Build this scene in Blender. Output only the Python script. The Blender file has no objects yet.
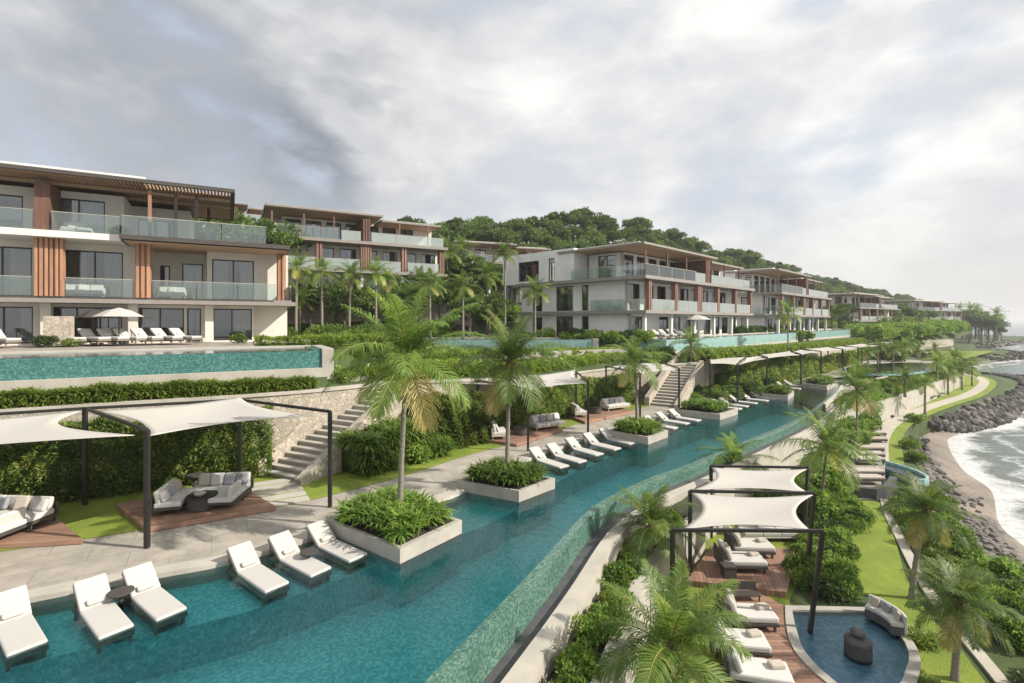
import bpy, math, random
import numpy as np
from mathutils import Vector, Matrix
random.seed(7); RNG = np.random.default_rng(7)
PI = math.pi
F = 500.0; HZ = 321.0; H = 6.0            # focal length in px, horizon row, eye height above the pool deck
col = bpy.context.scene.collection
sc = bpy.context.scene

def at(px, py, z):                         # a pixel of the photo on the plane at height z -> world point
    d = F * (H - z) / (py - HZ)
    return Vector(((px - 512) * d / F, d, z))
def atd(px, d, z=0):
    return Vector(((px - 512) * d / F, d, z))

# ------------------------------------------------------------------ materials
M = {}
def mat(name):
    m = bpy.data.materials.new(name); m.use_nodes = True
    nt = m.node_tree; nt.nodes.clear()
    out = nt.nodes.new('ShaderNodeOutputMaterial')
    M[name] = m
    return m, nt, out
def N(nt, typ, **kw):
    n = nt.nodes.new(typ)
    for k, v in kw.items():
        if k.startswith('i_'):
            n.inputs[k[2:].replace('_', ' ')].default_value = v
        else: setattr(n, k, v)
    return n
def ramp(nt, fac, stops):
    r = nt.nodes.new('ShaderNodeValToRGB'); e = r.color_ramp.elements
    e[0].position, e[0].color = stops[0][0], (*stops[0][1], 1)
    e[1].position, e[1].color = stops[-1][0], (*stops[-1][1], 1)
    for p, c in stops[1:-1]:
        x = e.new(p); x.color = (*c, 1)
    nt.links.new(fac, r.inputs[0]); return r
def coords(nt, kind='Object', scale=(1, 1, 1), rot=(0, 0, 0)):
    tc = N(nt, 'ShaderNodeTexCoord'); mp = N(nt, 'ShaderNodeMapping')
    mp.inputs['Scale'].default_value = scale; mp.inputs['Rotation'].default_value = rot
    if kind == 'World':
        g = N(nt, 'ShaderNodeNewGeometry'); nt.links.new(g.outputs['Position'], mp.inputs[0])
    else: nt.links.new(tc.outputs[kind], mp.inputs[0])
    return mp.outputs[0]

def plain(name, c, rough=.6, var=.12, scale=3.0, bump=.0, bscale=40, metal=0, spec=.5, c2=None, stretch=(1, 1, 1), kind='Object'):
    m, nt, out = mat(name)
    b = N(nt, 'ShaderNodeBsdfPrincipled'); L = nt.links.new
    v = coords(nt, kind, stretch)
    n = N(nt, 'ShaderNodeTexNoise', i_Scale=scale, i_Detail=6.0, i_Roughness=.65); L(v, n.inputs['Vector'])
    c2 = c2 or tuple(x * (1 - 2 * var) for x in c)
    r = ramp(nt, n.outputs[0], [(.3, c2), (.7, c)])
    L(r.outputs[0], b.inputs['Base Color'])
    b.inputs['Roughness'].default_value = rough; b.inputs['Metallic'].default_value = metal
    b.inputs['Specular IOR Level'].default_value = spec
    if bump:
        n2 = N(nt, 'ShaderNodeTexNoise', i_Scale=bscale, i_Detail=4.0); L(v, n2.inputs['Vector'])
        bp = N(nt, 'ShaderNodeBump', i_Strength=bump, i_Distance=.02); L(n2.outputs[0], bp.inputs['Height']); L(bp.outputs[0], b.inputs['Normal'])
    L(b.outputs[0], out.inputs[0]); return m

plain('white_wall', (.80, .77, .72), .8, .09, .6, .1, 60)
plain('cool_wall', (.82, .81, .79), .8, .09, .5, .1, 60)
plain('cream', (.80, .745, .66), .8, .10, .6, .1, 60)
plain('fascia', (.30, .27, .24), .6, .1, 2)
plain('dark_edge', (.085, .072, .062), .5, .1, 2)
plain('dark_metal', (.022, .020, .018), .45, .1, 5)
plain('frame_metal', (.03, .03, .03), .4, .1, 5)
plain('concrete', (.43, .40, .35), .8, .14, 1.6, .25, 30, c2=(.31, .29, .255))
plain('pale_concrete', (.50, .46, .40), .8, .12, .9, .25, 30, c2=(.36, .335, .29))
plain('fabric', (.49, .47, .44), .9, .03, 8, .15, 200)
plain('cushion', (.58, .56, .53), .9, .04, 8, .15, 200)
plain('grey_cushion', (.30, .31, .33), .9, .08, 8, .15, 200)
plain('sand_cushion', (.52, .46, .39), .9, .08, 8, .15, 200)
plain('brown_cushion', (.48, .41, .36), .9, .08, 8, .15, 200)
plain('lounger_frame', (.26, .215, .175), .6, .15, 10)
plain('wicker', (.07, .062, .055), .7, .2, 60, .4, 120)
plain('curtain', (.84, .81, .76), .9, .05, 4)
plain('interior', (.34, .29, .23), .9, .25, .7)
plain('bark', (.20, .165, .125), .9, .2, 6, .6, 20, stretch=(1, 1, 5), c2=(.11, .09, .07))
plain('palm_bark', (.30, .27, .225), .9, .2, 4, .5, 30, stretch=(1, 1, 9), c2=(.17, .15, .12))
plain('fibre', (.16, .105, .05), .95, .3, 12)
plain('coconut', (.26, .24, .06), .6, .2, 6)
plain('soil', (.05, .045, .03), .95, .3, 6, .6, 20)
plain('rock', (.07, .06, .052), .85, .3, 1.5, .8, 6, c2=(.018, .017, .017), kind='World')
plain('dark_stone', (.10, .10, .105), .5, .25, 3, .4, 12)
plain('pale_rock', (.22, .195, .17), .85, .3, 1.5, .8, 6, c2=(.10, .09, .08))
plain('clay', (.09, .085, .08), .5, .25, 5, .3, 12)
plain('tarp', (.47, .445, .405), .85, .02, 3, .05, 200)

def wood(name, c, c2, boards=8.0, axis=0, gap=True):
    m, nt, out = mat(name); L = nt.links.new
    b = N(nt, 'ShaderNodeBsdfPrincipled', i_Roughness=.6)
    v = coords(nt)
    st = [1, 1, 1]; st[axis] = .08
    mp = N(nt, 'ShaderNodeMapping'); mp.inputs['Scale'].default_value = [s * 14 for s in st]; L(v, mp.inputs[0])
    n = N(nt, 'ShaderNodeTexNoise', i_Scale=1.0, i_Detail=5.0); L(mp.outputs[0], n.inputs['Vector'])
    sp = N(nt, 'ShaderNodeSeparateXYZ'); L(v, sp.inputs[0])
    ax = sp.outputs[1 if axis == 0 else 0]
    ml = N(nt, 'ShaderNodeMath', operation='MULTIPLY'); ml.inputs[1].default_value = boards; L(ax, ml.inputs[0])
    fl = N(nt, 'ShaderNodeMath', operation='FLOOR'); L(ml.outputs[0], fl.inputs[0])
    fr = N(nt, 'ShaderNodeMath', operation='FRACT'); L(ml.outputs[0], fr.inputs[0])
    wn = N(nt, 'ShaderNodeTexWhiteNoise', noise_dimensions='1D'); L(fl.outputs[0], wn.inputs['W'])
    ad = N(nt, 'ShaderNodeMath', operation='ADD'); L(n.outputs[0], ad.inputs[0])
    m2 = N(nt, 'ShaderNodeMath', operation='MULTIPLY_ADD'); m2.inputs[1].default_value = .5; m2.inputs[2].default_value = -.25; L(wn.outputs[0], m2.inputs[0]); L(m2.outputs[0], ad.inputs[1])
    r = ramp(nt, ad.outputs[0], [(.2, c2), (.8, c)])
    if gap:
        g = N(nt, 'ShaderNodeMath', operation='GREATER_THAN'); g.inputs[1].default_value = .07; L(fr.outputs[0], g.inputs[0])
        mx = N(nt, 'ShaderNodeMix', data_type='RGBA'); mx.inputs[6].default_value = (.03, .02, .015, 1); L(g.outputs[0], mx.inputs[0]); L(r.outputs[0], mx.inputs[7])
        L(mx.outputs[2], b.inputs['Base Color'])
    else: L(r.outputs[0], b.inputs['Base Color'])
    L(b.outputs[0], out.inputs[0])
wood('timber', (.50, .28, .17), (.29, .15, .09), 6, 2, False)
wood('brown_timber', (.34, .19, .14), (.2, .11, .08), 6, 2, False)
wood('dark_timber', (.20, .10, .065), (.10, .05, .035), 6, 2, False)
wood('soffit', (.62, .42, .28), (.42, .27, .17), 6, 0, False)
wood('decking', (.36, .21, .145), (.22, .125, .085), 7.5, 0)
wood('side_decking', (.36, .21, .145), (.22, .125, .085), 7.5, 1)

def foliage(name, stops, trans=.3, rough=.5):
    m, nt, out = mat(name); L = nt.links.new
    a = N(nt, 'ShaderNodeAttribute', attribute_name='tint')
    r = ramp(nt, a.outputs['Fac'], stops)
    hs = N(nt, 'ShaderNodeHueSaturation'); L(r.outputs[0], hs.inputs['Color'])
    oi = N(nt, 'ShaderNodeObjectInfo')
    mr = N(nt, 'ShaderNodeMapRange'); mr.inputs[3].default_value = .75; mr.inputs[4].default_value = 1.25; L(oi.outputs['Random'], mr.inputs[0]); L(mr.outputs[0], hs.inputs['Value'])
    b = N(nt, 'ShaderNodeBsdfPrincipled'); b.inputs['Roughness'].default_value = rough; L(hs.outputs[0], b.inputs['Base Color'])
    t = N(nt, 'ShaderNodeBsdfTranslucent'); hs2 = N(nt, 'ShaderNodeHueSaturation'); hs2.inputs['Value'].default_value = 1.6; L(hs.outputs[0], hs2.inputs['Color']); L(hs2.outputs[0], t.inputs[0])
    mx = N(nt, 'ShaderNodeMixShader'); mx.inputs[0].default_value = trans; L(b.outputs[0], mx.inputs[1]); L(t.outputs[0], mx.inputs[2])
    L(mx.outputs[0], out.inputs[0])
foliage('palm_leaf', [(0, (.05, .105, .016)), (.4, (.115, .195, .03)), (.75, (.22, .28, .055)), (1, (.42, .34, .12))], .38)
foliage('hedge_leaf', [(0, (.055, .115, .018)), (.5, (.145, .24, .036)), (.85, (.26, .34, .06)), (1, (.33, .36, .09))], .38)
foliage('bright_leaf', [(0, (.09, .15, .02)), (.5, (.18, .26, .035)), (1, (.30, .36, .06))], .35)
foliage('dark_leaf', [(0, (.03, .06, .015)), (.6, (.07, .13, .028)), (1, (.15, .20, .045))], .3)
foliage('tree_leaf', [(0, (.04, .08, .018)), (.55, (.105, .165, .034)), (1, (.20, .25, .06))], .32)
foliage('wall_leaf', [(0, (.05, .095, .017)), (.4, (.13, .20, .034)), (.7, (.24, .29, .055)), (1, (.45, .40, .15))], .38)

# lawn
m, nt, out = mat('lawn'); L = nt.links.new
v = coords(nt, 'World'); n = N(nt, 'ShaderNodeTexNoise', i_Scale=.8, i_Detail=8.0, i_Roughness=.7); L(v, n.inputs['Vector'])
r = ramp(nt, n.outputs[0], [(.3, (.13, .19, .018)), (.7, (.25, .31, .033))])
n2 = N(nt, 'ShaderNodeTexNoise', i_Scale=35.0, i_Detail=3.0); L(v, n2.inputs['Vector'])
bp = N(nt, 'ShaderNodeBump', i_Strength=.8, i_Distance=.05); L(n2.outputs[0], bp.inputs['Height'])
b = N(nt, 'ShaderNodeBsdfPrincipled', i_Roughness=.9); L(r.outputs[0], b.inputs['Base Color']); L(bp.outputs[0], b.inputs['Normal']); L(b.outputs[0], out.inputs[0])
plain('undergrowth', (.07, .10, .025), .95, .3, .9, .9, 7, c2=(.03, .05, .015), kind='World')
plain('path', (.48, .44, .37), .85, .1, 1.2, .3, 20, kind='World')

# stone paving with joints
def paving(name, c, c2, sx, sy, rot, joint=.6):
    m, nt, out = mat(name); L = nt.links.new
    v = coords(nt, 'World', (1, 1, 1), (0, 0, rot))
    bk = N(nt, 'ShaderNodeTexBrick'); L(v, bk.inputs[0])
    bk.inputs['Color1'].default_value = (*c, 1); bk.inputs['Color2'].default_value = (*[x * .88 for x in c], 1); bk.inputs['Mortar'].default_value = (*[x * joint for x in c2], 1)
    bk.inputs['Scale'].default_value = 1; bk.inputs['Brick Width'].default_value = sx; bk.inputs['Row Height'].default_value = sy; bk.inputs['Mortar Size'].default_value = .008; bk.inputs['Mortar Smooth'].default_value = .3
    n = N(nt, 'ShaderNodeTexNoise', i_Scale=1.3, i_Detail=8.0, i_Roughness=.7); L(v, n.inputs['Vector'])
    r = ramp(nt, n.outputs[0], [(.25, (.55, .54, .52)), (.65, (1, 1, 1))])
    mx = N(nt, 'ShaderNodeMix', data_type='RGBA', blend_type='MULTIPLY'); mx.inputs[0].default_value = 1; L(bk.outputs[0], mx.inputs[6]); L(r.outputs[0], mx.inputs[7])
    n2 = N(nt, 'ShaderNodeTexNoise', i_Scale=25.0, i_Detail=3.0); L(v, n2.inputs['Vector'])
    bp = N(nt, 'ShaderNodeBump', i_Strength=.2, i_Distance=.02); L(n2.outputs[0], bp.inputs['Height'])
    b = N(nt, 'ShaderNodeBsdfPrincipled', i_Roughness=.75); L(mx.outputs[2], b.inputs['Base Color']); L(bp.outputs[0], b.inputs['Normal']); L(b.outputs[0], out.inputs[0])
paving('paving', (.44, .40, .345), (.3, .27, .23), 1.8, .9, -math.radians(31), .66)
paving('lower_paving', (.40, .36, .31), (.3, .27, .23), 1.2, .6, -math.radians(45))

# mosaic tile
def mosaic(name, cs, size=.05, rough=.15):
    m, nt, out = mat(name); L = nt.links.new
    v = coords(nt, 'World', (1 / size, 1 / size, 1 / size))
    sn = N(nt, 'ShaderNodeVectorMath', operation='FLOOR'); L(v, sn.inputs[0])
    wn = N(nt, 'ShaderNodeTexWhiteNoise'); L(sn.outputs[0], wn.inputs['Vector'])
    n = N(nt, 'ShaderNodeTexNoise', i_Scale=1.1 * size, i_Detail=4.0); L(v, n.inputs['Vector'])
    ad = N(nt, 'ShaderNodeMath', operation='MULTIPLY_ADD'); ad.inputs[1].default_value = .55; L(wn.outputs[0], ad.inputs[0])
    mm = N(nt, 'ShaderNodeMath', operation='MULTIPLY'); mm.inputs[1].default_value = .45; L(n.outputs[0], mm.inputs[0]); L(mm.outputs[0], ad.inputs[2])
    r = ramp(nt, ad.outputs[0], [(.1, cs[0]), (.5, cs[1]), (.9, cs[2])])
    b = N(nt, 'ShaderNodeBsdfPrincipled', i_Roughness=rough); L(r.outputs[0], b.inputs['Base Color']); L(b.outputs[0], out.inputs[0])
mosaic('pool_tile', [(.05, .34, .37), (.11, .50, .52), (.28, .70, .68)], .06, .4)
mosaic('wall_tile', [(.03, .085, .07), (.075, .165, .13), (.20, .31, .24)], .045, .2)
mosaic('villa_tile', [(.03, .10, .10), (.055, .175, .16), (.13, .28, .25)], .06, .2)
mosaic('pale_tile', [(.18, .32, .31), (.27, .43, .41), (.36, .52, .49)], .12, .2)
mosaic('lagoon_tile', [(.10, .18, .23), (.15, .26, .32), (.24, .36, .42)], .1, .4)

def water(name, tint, bump=.25, scale=3.0, tilt=1.0):
    m, nt, out = mat(name); L = nt.links.new
    v = coords(nt, 'World', (1, 1, 1), (0, 0, .5))
    n = N(nt, 'ShaderNodeTexNoise', i_Scale=scale, i_Detail=5.0, i_Distortion=.8, i_Roughness=.6); L(v, n.inputs['Vector'])
    bp = N(nt, 'ShaderNodeBump', i_Strength=bump, i_Distance=.06); L(n.outputs[0], bp.inputs['Height'])
    fr = N(nt, 'ShaderNodeFresnel', i_IOR=1.33); L(bp.outputs[0], fr.inputs['Normal'])
    tr = N(nt, 'ShaderNodeBsdfTransparent'); tr.inputs[0].default_value = (*tint, 1)
    gl = N(nt, 'ShaderNodeBsdfGlossy', i_Roughness=.03); gl.inputs[0].default_value = (.95, .97, 1, 1); L(bp.outputs[0], gl.inputs['Normal'])
    mx = N(nt, 'ShaderNodeMixShader'); L(fr.outputs[0], mx.inputs[0]); L(tr.outputs[0], mx.inputs[1]); L(gl.outputs[0], mx.inputs[2]); L(mx.outputs[0], out.inputs[0])
water('pool_water', (.76, .97, .97), .22, 3.6)
water('villa_water', (.5, .85, .85), .2, 2.0)
water('lagoon_water', (.75, .9, .95), .3, 4.0)

def glass(name, tint, refl, haze=0.0):
    m, nt, out = mat(name); L = nt.links.new
    tr = N(nt, 'ShaderNodeBsdfTransparent'); tr.inputs[0].default_value = (*tint, 1)
    gl = N(nt, 'ShaderNodeBsdfGlossy', i_Roughness=.02); gl.inputs[0].default_value = (.9, .93, .95, 1)
    df = N(nt, 'ShaderNodeBsdfDiffuse'); df.inputs[0].default_value = (.62, .68, .65, 1)
    fr = N(nt, 'ShaderNodeFresnel', i_IOR=1.5)
    ad = N(nt, 'ShaderNodeMath', operation='ADD', use_clamp=True); ad.inputs[1].default_value = refl; L(fr.outputs[0], ad.inputs[0])
    m0 = N(nt, 'ShaderNodeMixShader'); m0.inputs[0].default_value = haze; L(tr.outputs[0], m0.inputs[1]); L(df.outputs[0], m0.inputs[2])
    mx = N(nt, 'ShaderNodeMixShader'); L(ad.outputs[0], mx.inputs[0]); L(m0.outputs[0], mx.inputs[1]); L(gl.outputs[0], mx.inputs[2]); L(mx.outputs[0], out.inputs[0])
glass('window_glass', (.70, .72, .72), .10)
glass('rail_glass', (.86, .93, .92), .04, .09)
glass('pale_rail_glass', (.86, .93, .92), .05, .42)

# rubble stone wall
m, nt, out = mat('stone_wall'); L = nt.links.new
v = coords(nt, 'World'); vo = N(nt, 'ShaderNodeTexVoronoi', i_Scale=6.5); L(v, vo.inputs['Vector'])
vd = N(nt, 'ShaderNodeTexVoronoi', i_Scale=6.5, feature='DISTANCE_TO_EDGE'); L(v, vd.inputs['Vector'])
sx = N(nt, 'ShaderNodeSeparateXYZ'); L(vo.outputs['Color'], sx.inputs[0])
r = ramp(nt, sx.outputs[0], [(.0, (.34, .295, .24)), (1, (.52, .46, .375))])
g = N(nt, 'ShaderNodeMapRange'); g.inputs[2].default_value = .06; L(vd.outputs['Distance'], g.inputs[0])
mx = N(nt, 'ShaderNodeMix', data_type='RGBA'); mx.inputs[6].default_value = (.30, .265, .215, 1); L(g.outputs[0], mx.inputs[0]); L(r.outputs[0], mx.inputs[7])
bp = N(nt, 'ShaderNodeBump', i_Strength=.5, i_Distance=.04); L(g.outputs[0], bp.inputs['Height'])
b = N(nt, 'ShaderNodeBsdfPrincipled', i_Roughness=.9); L(mx.outputs[2], b.inputs['Base Color']); L(bp.outputs[0], b.inputs['Normal']); L(b.outputs[0], out.inputs[0])

# beach: sand, pebbles, wet band (attribute 'wet' : height above the sea)
m, nt, out = mat('beach'); L = nt.links.new
v = coords(nt, 'World')
n = N(nt, 'ShaderNodeTexNoise', i_Scale=.5, i_Detail=8.0); L(v, n.inputs['Vector'])
r = ramp(nt, n.outputs[0], [(.3, (.15, .125, .10)), (.7, (.25, .21, .17))])
vo = N(nt, 'ShaderNodeTexVoronoi', i_Scale=3.5); L(v, vo.inputs['Vector'])
rp = ramp(nt, vo.outputs['Distance'], [(.1, (.22, .195, .17)), (.6, (.06, .055, .05))])
n3 = N(nt, 'ShaderNodeTexNoise', i_Scale=.22, i_Detail=3.0); L(v, n3.inputs['Vector'])
a = N(nt, 'ShaderNodeAttribute', attribute_name='tint')
ad = N(nt, 'ShaderNodeMath', operation='ADD'); L(n3.outputs[0], ad.inputs[0]); L(a.outputs['Fac'], ad.inputs[1])
th = N(nt, 'ShaderNodeMapRange'); th.inputs[1].default_value = .95; th.inputs[2].default_value = 1.1; L(ad.outputs[0], th.inputs[0])
mx = N(nt, 'ShaderNodeMix', data_type='RGBA'); L(th.outputs[0], mx.inputs[0]); L(r.outputs[0], mx.inputs[6]); L(rp.outputs[0], mx.inputs[7])
bp = N(nt, 'ShaderNodeBump', i_Strength=.7, i_Distance=.08); L(vo.outputs['Distance'], bp.inputs['Height']); bp.invert = True
b = N(nt, 'ShaderNodeBsdfPrincipled', i_Roughness=.8); L(mx.outputs[2], b.inputs['Base Color']); L(bp.outputs[0], b.inputs['Normal']); L(b.outputs[0], out.inputs[0])

# sea with surf; attribute 'tint' carries the distance from the shore (m/40)
m, nt, out = mat('sea'); L = nt.links.new
v = coords(nt, 'World')
a = N(nt, 'ShaderNodeAttribute', attribute_name='tint')
n = N(nt, 'ShaderNodeTexNoise', i_Scale=.16, i_Detail=3.0, i_Distortion=.3); L(v, n.inputs['Vector'])
dn = N(nt, 'ShaderNodeMath', operation='MULTIPLY_ADD'); dn.inputs[1].default_value = .22; L(n.outputs[0], dn.inputs[0])
as_ = N(nt, 'ShaderNodeMath', operation='SUBTRACT'); as_.inputs[1].default_value = .11; L(a.outputs['Fac'], as_.inputs[0]); L(as_.outputs[0], dn.inputs[2])
br = ramp(nt, dn.outputs[0], [(0, (1, 1, 1)), (.03, (.95, .95, .95)), (.075, (.45, .45, .45)), (.10, (.85, .85, .85)), (.125, (.5, .5, .5)), (.17, (.25, .25, .25)), (.20, (.70, .70, .70)), (.235, (.15, .15, .15)), (.34, (.05, .05, .05)), (.37, (.40, .40, .40)), (.40, (.03, .03, .03)), (.6, (0, 0, 0))])
nf = N(nt, 'ShaderNodeTexNoise', i_Scale=1.3, i_Detail=9.0, i_Roughness=.75, i_Distortion=1.2); L(v, nf.inputs['Vector'])
sm = N(nt, 'ShaderNodeMath', operation='ADD'); L(br.outputs[0], sm.inputs[0]); L(nf.outputs[0], sm.inputs[1])
fo = N(nt, 'ShaderNodeMapRange'); fo.inputs[1].default_value = 1.17; fo.inputs[2].default_value = 1.5; L(sm.outputs[0], fo.inputs[0])
w = ramp(nt, a.outputs['Fac'], [(0, (.20, .20, .17)), (.06, (.15, .185, .17)), (.3, (.10, .15, .15)), (1, (.075, .12, .14))])
b = N(nt, 'ShaderNodeBsdfPrincipled', i_Roughness=.16); L(w.outputs[0], b.inputs['Base Color'])
n4 = N(nt, 'ShaderNodeTexNoise', i_Scale=.7, i_Detail=8.0, i_Distortion=.6, i_Roughness=.65); L(v, n4.inputs['Vector'])
bp = N(nt, 'ShaderNodeBump', i_Strength=.6, i_Distance=.5); L(n4.outputs[0], bp.inputs['Height']); L(bp.outputs[0], b.inputs['Normal'])
fm = N(nt, 'ShaderNodeBsdfDiffuse'); fm.inputs[0].default_value = (.60, .61, .60, 1)
bf = N(nt, 'ShaderNodeBump', i_Strength=.7, i_Distance=.12); L(nf.outputs[0], bf.inputs['Height']); L(bf.outputs[0], fm.inputs['Normal'])
ms = N(nt, 'ShaderNodeMixShader'); L(fo.outputs[0], ms.inputs[0]); L(b.outputs[0], ms.inputs[1]); L(fm.outputs[0], ms.inputs[2]); L(ms.outputs[0], out.inputs[0])

# ------------------------------------------------------------------ object helpers
def tag(o, label=None, cat=None, group=None, kind=None):
    if label: o['label'] = label
    if cat: o['category'] = cat
    if group: o['group'] = group
    if kind: o['kind'] = kind
    return o
def empty(name, loc, rz=0, label=None, cat=None, group=None):
    o = bpy.data.objects.new(name, None); col.objects.link(o)
    o.location = loc; o.rotation_euler = (0, 0, rz); o.empty_display_size = .2
    return tag(o, label, cat, group)
def link(name, me, parent=None, m=None, bevel=0):
    o = bpy.data.objects.new(name, me); col.objects.link(o)
    if parent: o.parent = parent
    if m: me.materials.append(M[m])
    if bevel:
        b = o.modifiers.new('Bevel', 'BEVEL'); b.width = bevel; b.segments = 2; b.limit_method = 'ANGLE'
    return o
class MB:
    def __init__(s): s.v = []; s.f = []
    def add(s, vs, fs):
        k = len(s.v); s.v += [tuple(p) for p in vs]; s.f += [tuple(i + k for i in f) for f in fs]; return s
    def box(s, x0, x1, y0, y1, z0, z1):
        return s.add([(x0, y0, z0), (x1, y0, z0), (x1, y1, z0), (x0, y1, z0), (x0, y0, z1), (x1, y0, z1), (x1, y1, z1), (x0, y1, z1)],
                     [(0, 3, 2, 1), (4, 5, 6, 7), (0, 1, 5, 4), (1, 2, 6, 5), (2, 3, 7, 6), (3, 0, 4, 7)])
    def mbox(s, mtx, sx, sy, sz):
        v = [mtx @ Vector((x * sx / 2, y * sy / 2, z * sz / 2)) for z in (-1, 1) for x, y in ((-1, -1), (1, -1), (1, 1), (-1, 1))]
        return s.add(v, [(0, 3, 2, 1), (4, 5, 6, 7), (0, 1, 5, 4), (1, 2, 6, 5), (2, 3, 7, 6), (3, 0, 4, 7)])
    def bar(s, a, b, w, h=None):
        a = Vector(a); b = Vector(b); d = b - a
        q = d.to_track_quat('X', 'Z').to_matrix().to_4x4()
        return s.mbox(Matrix.Translation((a + b) / 2) @ q, d.length, w, h or w)
    def prism(s, poly, z0, z1):
        n = len(poly); A = sum(poly[i][0] * poly[(i + 1) % n][1] - poly[(i + 1) % n][0] * poly[i][1] for i in range(n))
        if A < 0: poly = poly[::-1]
        f0 = z0 if callable(z0) else (lambda p: z0); f1 = z1 if callable(z1) else (lambda p: z1)
        v = [(p[0], p[1], f0(p)) for p in poly] + [(p[0], p[1], f1(p)) for p in poly]
        return s.add(v, [tuple(range(n - 1, -1, -1)), tuple(range(n, 2 * n))] + [(i, (i + 1) % n, n + (i + 1) % n, n + i) for i in range(n)])
    def tube(s, pts, r, n=8, cap=True):
        pts = [Vector(p) for p in pts]; rs = r if isinstance(r, (list, tuple)) else [r] * len(pts); vs = []
        for i, p in enumerate(pts):
            d = (pts[min(i + 1, len(pts) - 1)] - pts[max(i - 1, 0)]).normalized()
            a = d.orthogonal() if abs(d.z) < .9 else Vector((1, 0, 0)); a = (a - d * a.dot(d)).normalized(); b = d.cross(a)
            if abs(d.z) < .9:
                a = Vector((0, 0, 1)); a = (a - d * a.dot(d)).normalized(); b = d.cross(a)
            vs += [p + (a * math.cos(2 * PI * k / n) + b * math.sin(2 * PI * k / n)) * rs[i] for k in range(n)]
        fs = [(i * n + k, i * n + (k + 1) % n, (i + 1) * n + (k + 1) % n, (i + 1) * n + k) for i in range(len(pts) - 1) for k in range(n)]
        if cap: fs += [tuple(range(n - 1, -1, -1)), tuple(range((len(pts) - 1) * n, len(pts) * n))]
        return s.add(vs, fs)
    def lathe(s, prof, n=20, c=(0, 0)):
        vs = [(c[0] + r * math.cos(2 * PI * k / n), c[1] + r * math.sin(2 * PI * k / n), z) for r, z in prof for k in range(n)]
        m_ = len(prof)
        return s.add(vs, [(i * n + k, i * n + (k + 1) % n, (i + 1) * n + (k + 1) % n, (i + 1) * n + k) for i in range(m_ - 1) for k in range(n)] + [tuple(range(n - 1, -1, -1)), tuple(range((m_ - 1) * n, m_ * n))])
    def build(s, name, m, parent=None, bevel=0, smooth=False, org=None):
        me = bpy.data.meshes.new(name); v = s.v
        if org is not None: v = [(p[0] - org[0], p[1] - org[1], p[2] - org[2]) for p in v]
        me.from_pydata(v, [], s.f); me.update()
        if smooth: me.shade_smooth()
        o = link(name, me, parent, m, bevel)
        if org is not None: o.location = org
        return o
def top(mb, name, m, label, cat, group=None, **kw):          # a thing that is one mesh, origin at its base
    v = np.array(mb.v); org = (float(v[:, 0].mean()), float(v[:, 1].mean()), float(v[:, 2].min()))
    return tag(mb.build(name, m, org=org, **kw), label, cat, group)
def struct(mb, name, m): return tag(mb.build(name, m), kind='structure')

def npmesh(name, V, Q, tint=None, k=4):
    me = bpy.data.meshes.new(name); nq = len(Q)
    me.vertices.add(len(V)); me.vertices.foreach_set('co', V.astype(np.float32).ravel())
    me.loops.add(nq * k); me.loops.foreach_set('vertex_index', Q.astype(np.int32).ravel())
    me.polygons.add(nq); me.polygons.foreach_set('loop_start', np.arange(0, nq * k, k, dtype=np.int32))
    me.update(calc_edges=True)
    if tint is not None:
        a = me.attributes.new('tint', 'FLOAT', 'POINT'); a.data.foreach_set('value', tint.astype(np.float32))
    return me
def copy_tree(o, parent=None):
    c = o.copy(); col.objects.link(c)
    if parent: c.parent = parent
    for ch in list(o.children): copy_tree(ch, c)
    return c

def smooth(pts, step=.6):                        # Catmull-Rom through plan points (x, y[, z])
    P = [Vector(p) for p in pts]; P = [P[0] * 2 - P[1]] + P + [P[-1] * 2 - P[-2]]; out = []
    for i in range(1, len(P) - 2):
        n = max(1, int((P[i + 1] - P[i]).length / step))
        for k in range(n):
            t = k / n; a, b, c, d = P[i - 1:i + 3]
            out.append(.5 * ((2 * b) + (c - a) * t + (2 * a - 5 * b + 4 * c - d) * t * t + (3 * b - a - 3 * c + d) * t ** 3))
    out.append(P[-2]); return out
def offset(c, d):                                # shift a plan curve to its right by d
    o = []
    for i, p in enumerate(c):
        t = (c[min(i + 1, len(c) - 1)] - c[max(i - 1, 0)]); t = Vector((t.x, t.y)).normalized()
        q = Vector(p); q.x += t.y * d; q.y -= t.x * d; o.append(q)
    return o
def ribbon(mb, a, b, z0, z1):                    # solid between plan curves a and b (same count)
    n = len(a); g = lambda z, p: z(p) if callable(z) else z
    v = []
    for p, q in zip(a, b): v += [(p[0], p[1], g(z0, p)), (q[0], q[1], g(z0, q)), (q[0], q[1], g(z1, q)), (p[0], p[1], g(z1, p))]
    f = []
    for i in range(n - 1):
        k = 4 * i
        for j in range(4): f.append((k + j, k + (j + 1) % 4, k + 4 + (j + 1) % 4, k + 4 + j))
    f += [(3, 2, 1, 0), (4 * n - 4, 4 * n - 3, 4 * n - 2, 4 * n - 1)]
    mb.add(v, f); return mb
def sheet(rows, name, m, tint=None):             # loft through rows of points
    R, C_ = len(rows), len(rows[0]); V = np.array([[p[0], p[1], p[2]] for r in rows for p in r])
    i = np.arange(R - 1)[:, None] * C_ + np.arange(C_ - 1)[None]
    Q = np.stack([i, i + 1, i + 1 + C_, i + C_], -1).reshape(-1, 4)
    me = npmesh(name, V, Q, tint); me.shade_smooth()
    return tag(link(name, me, None, m), kind='structure')
def polysheet(poly, z, name, m):
    mb = MB(); mb.add([(p[0], p[1], z) for p in poly], [tuple(range(len(poly)))]); o = struct(mb, name, m)
    if o.data.polygons[0].normal.z < 0: o.data.flip_normals()
    return o

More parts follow.
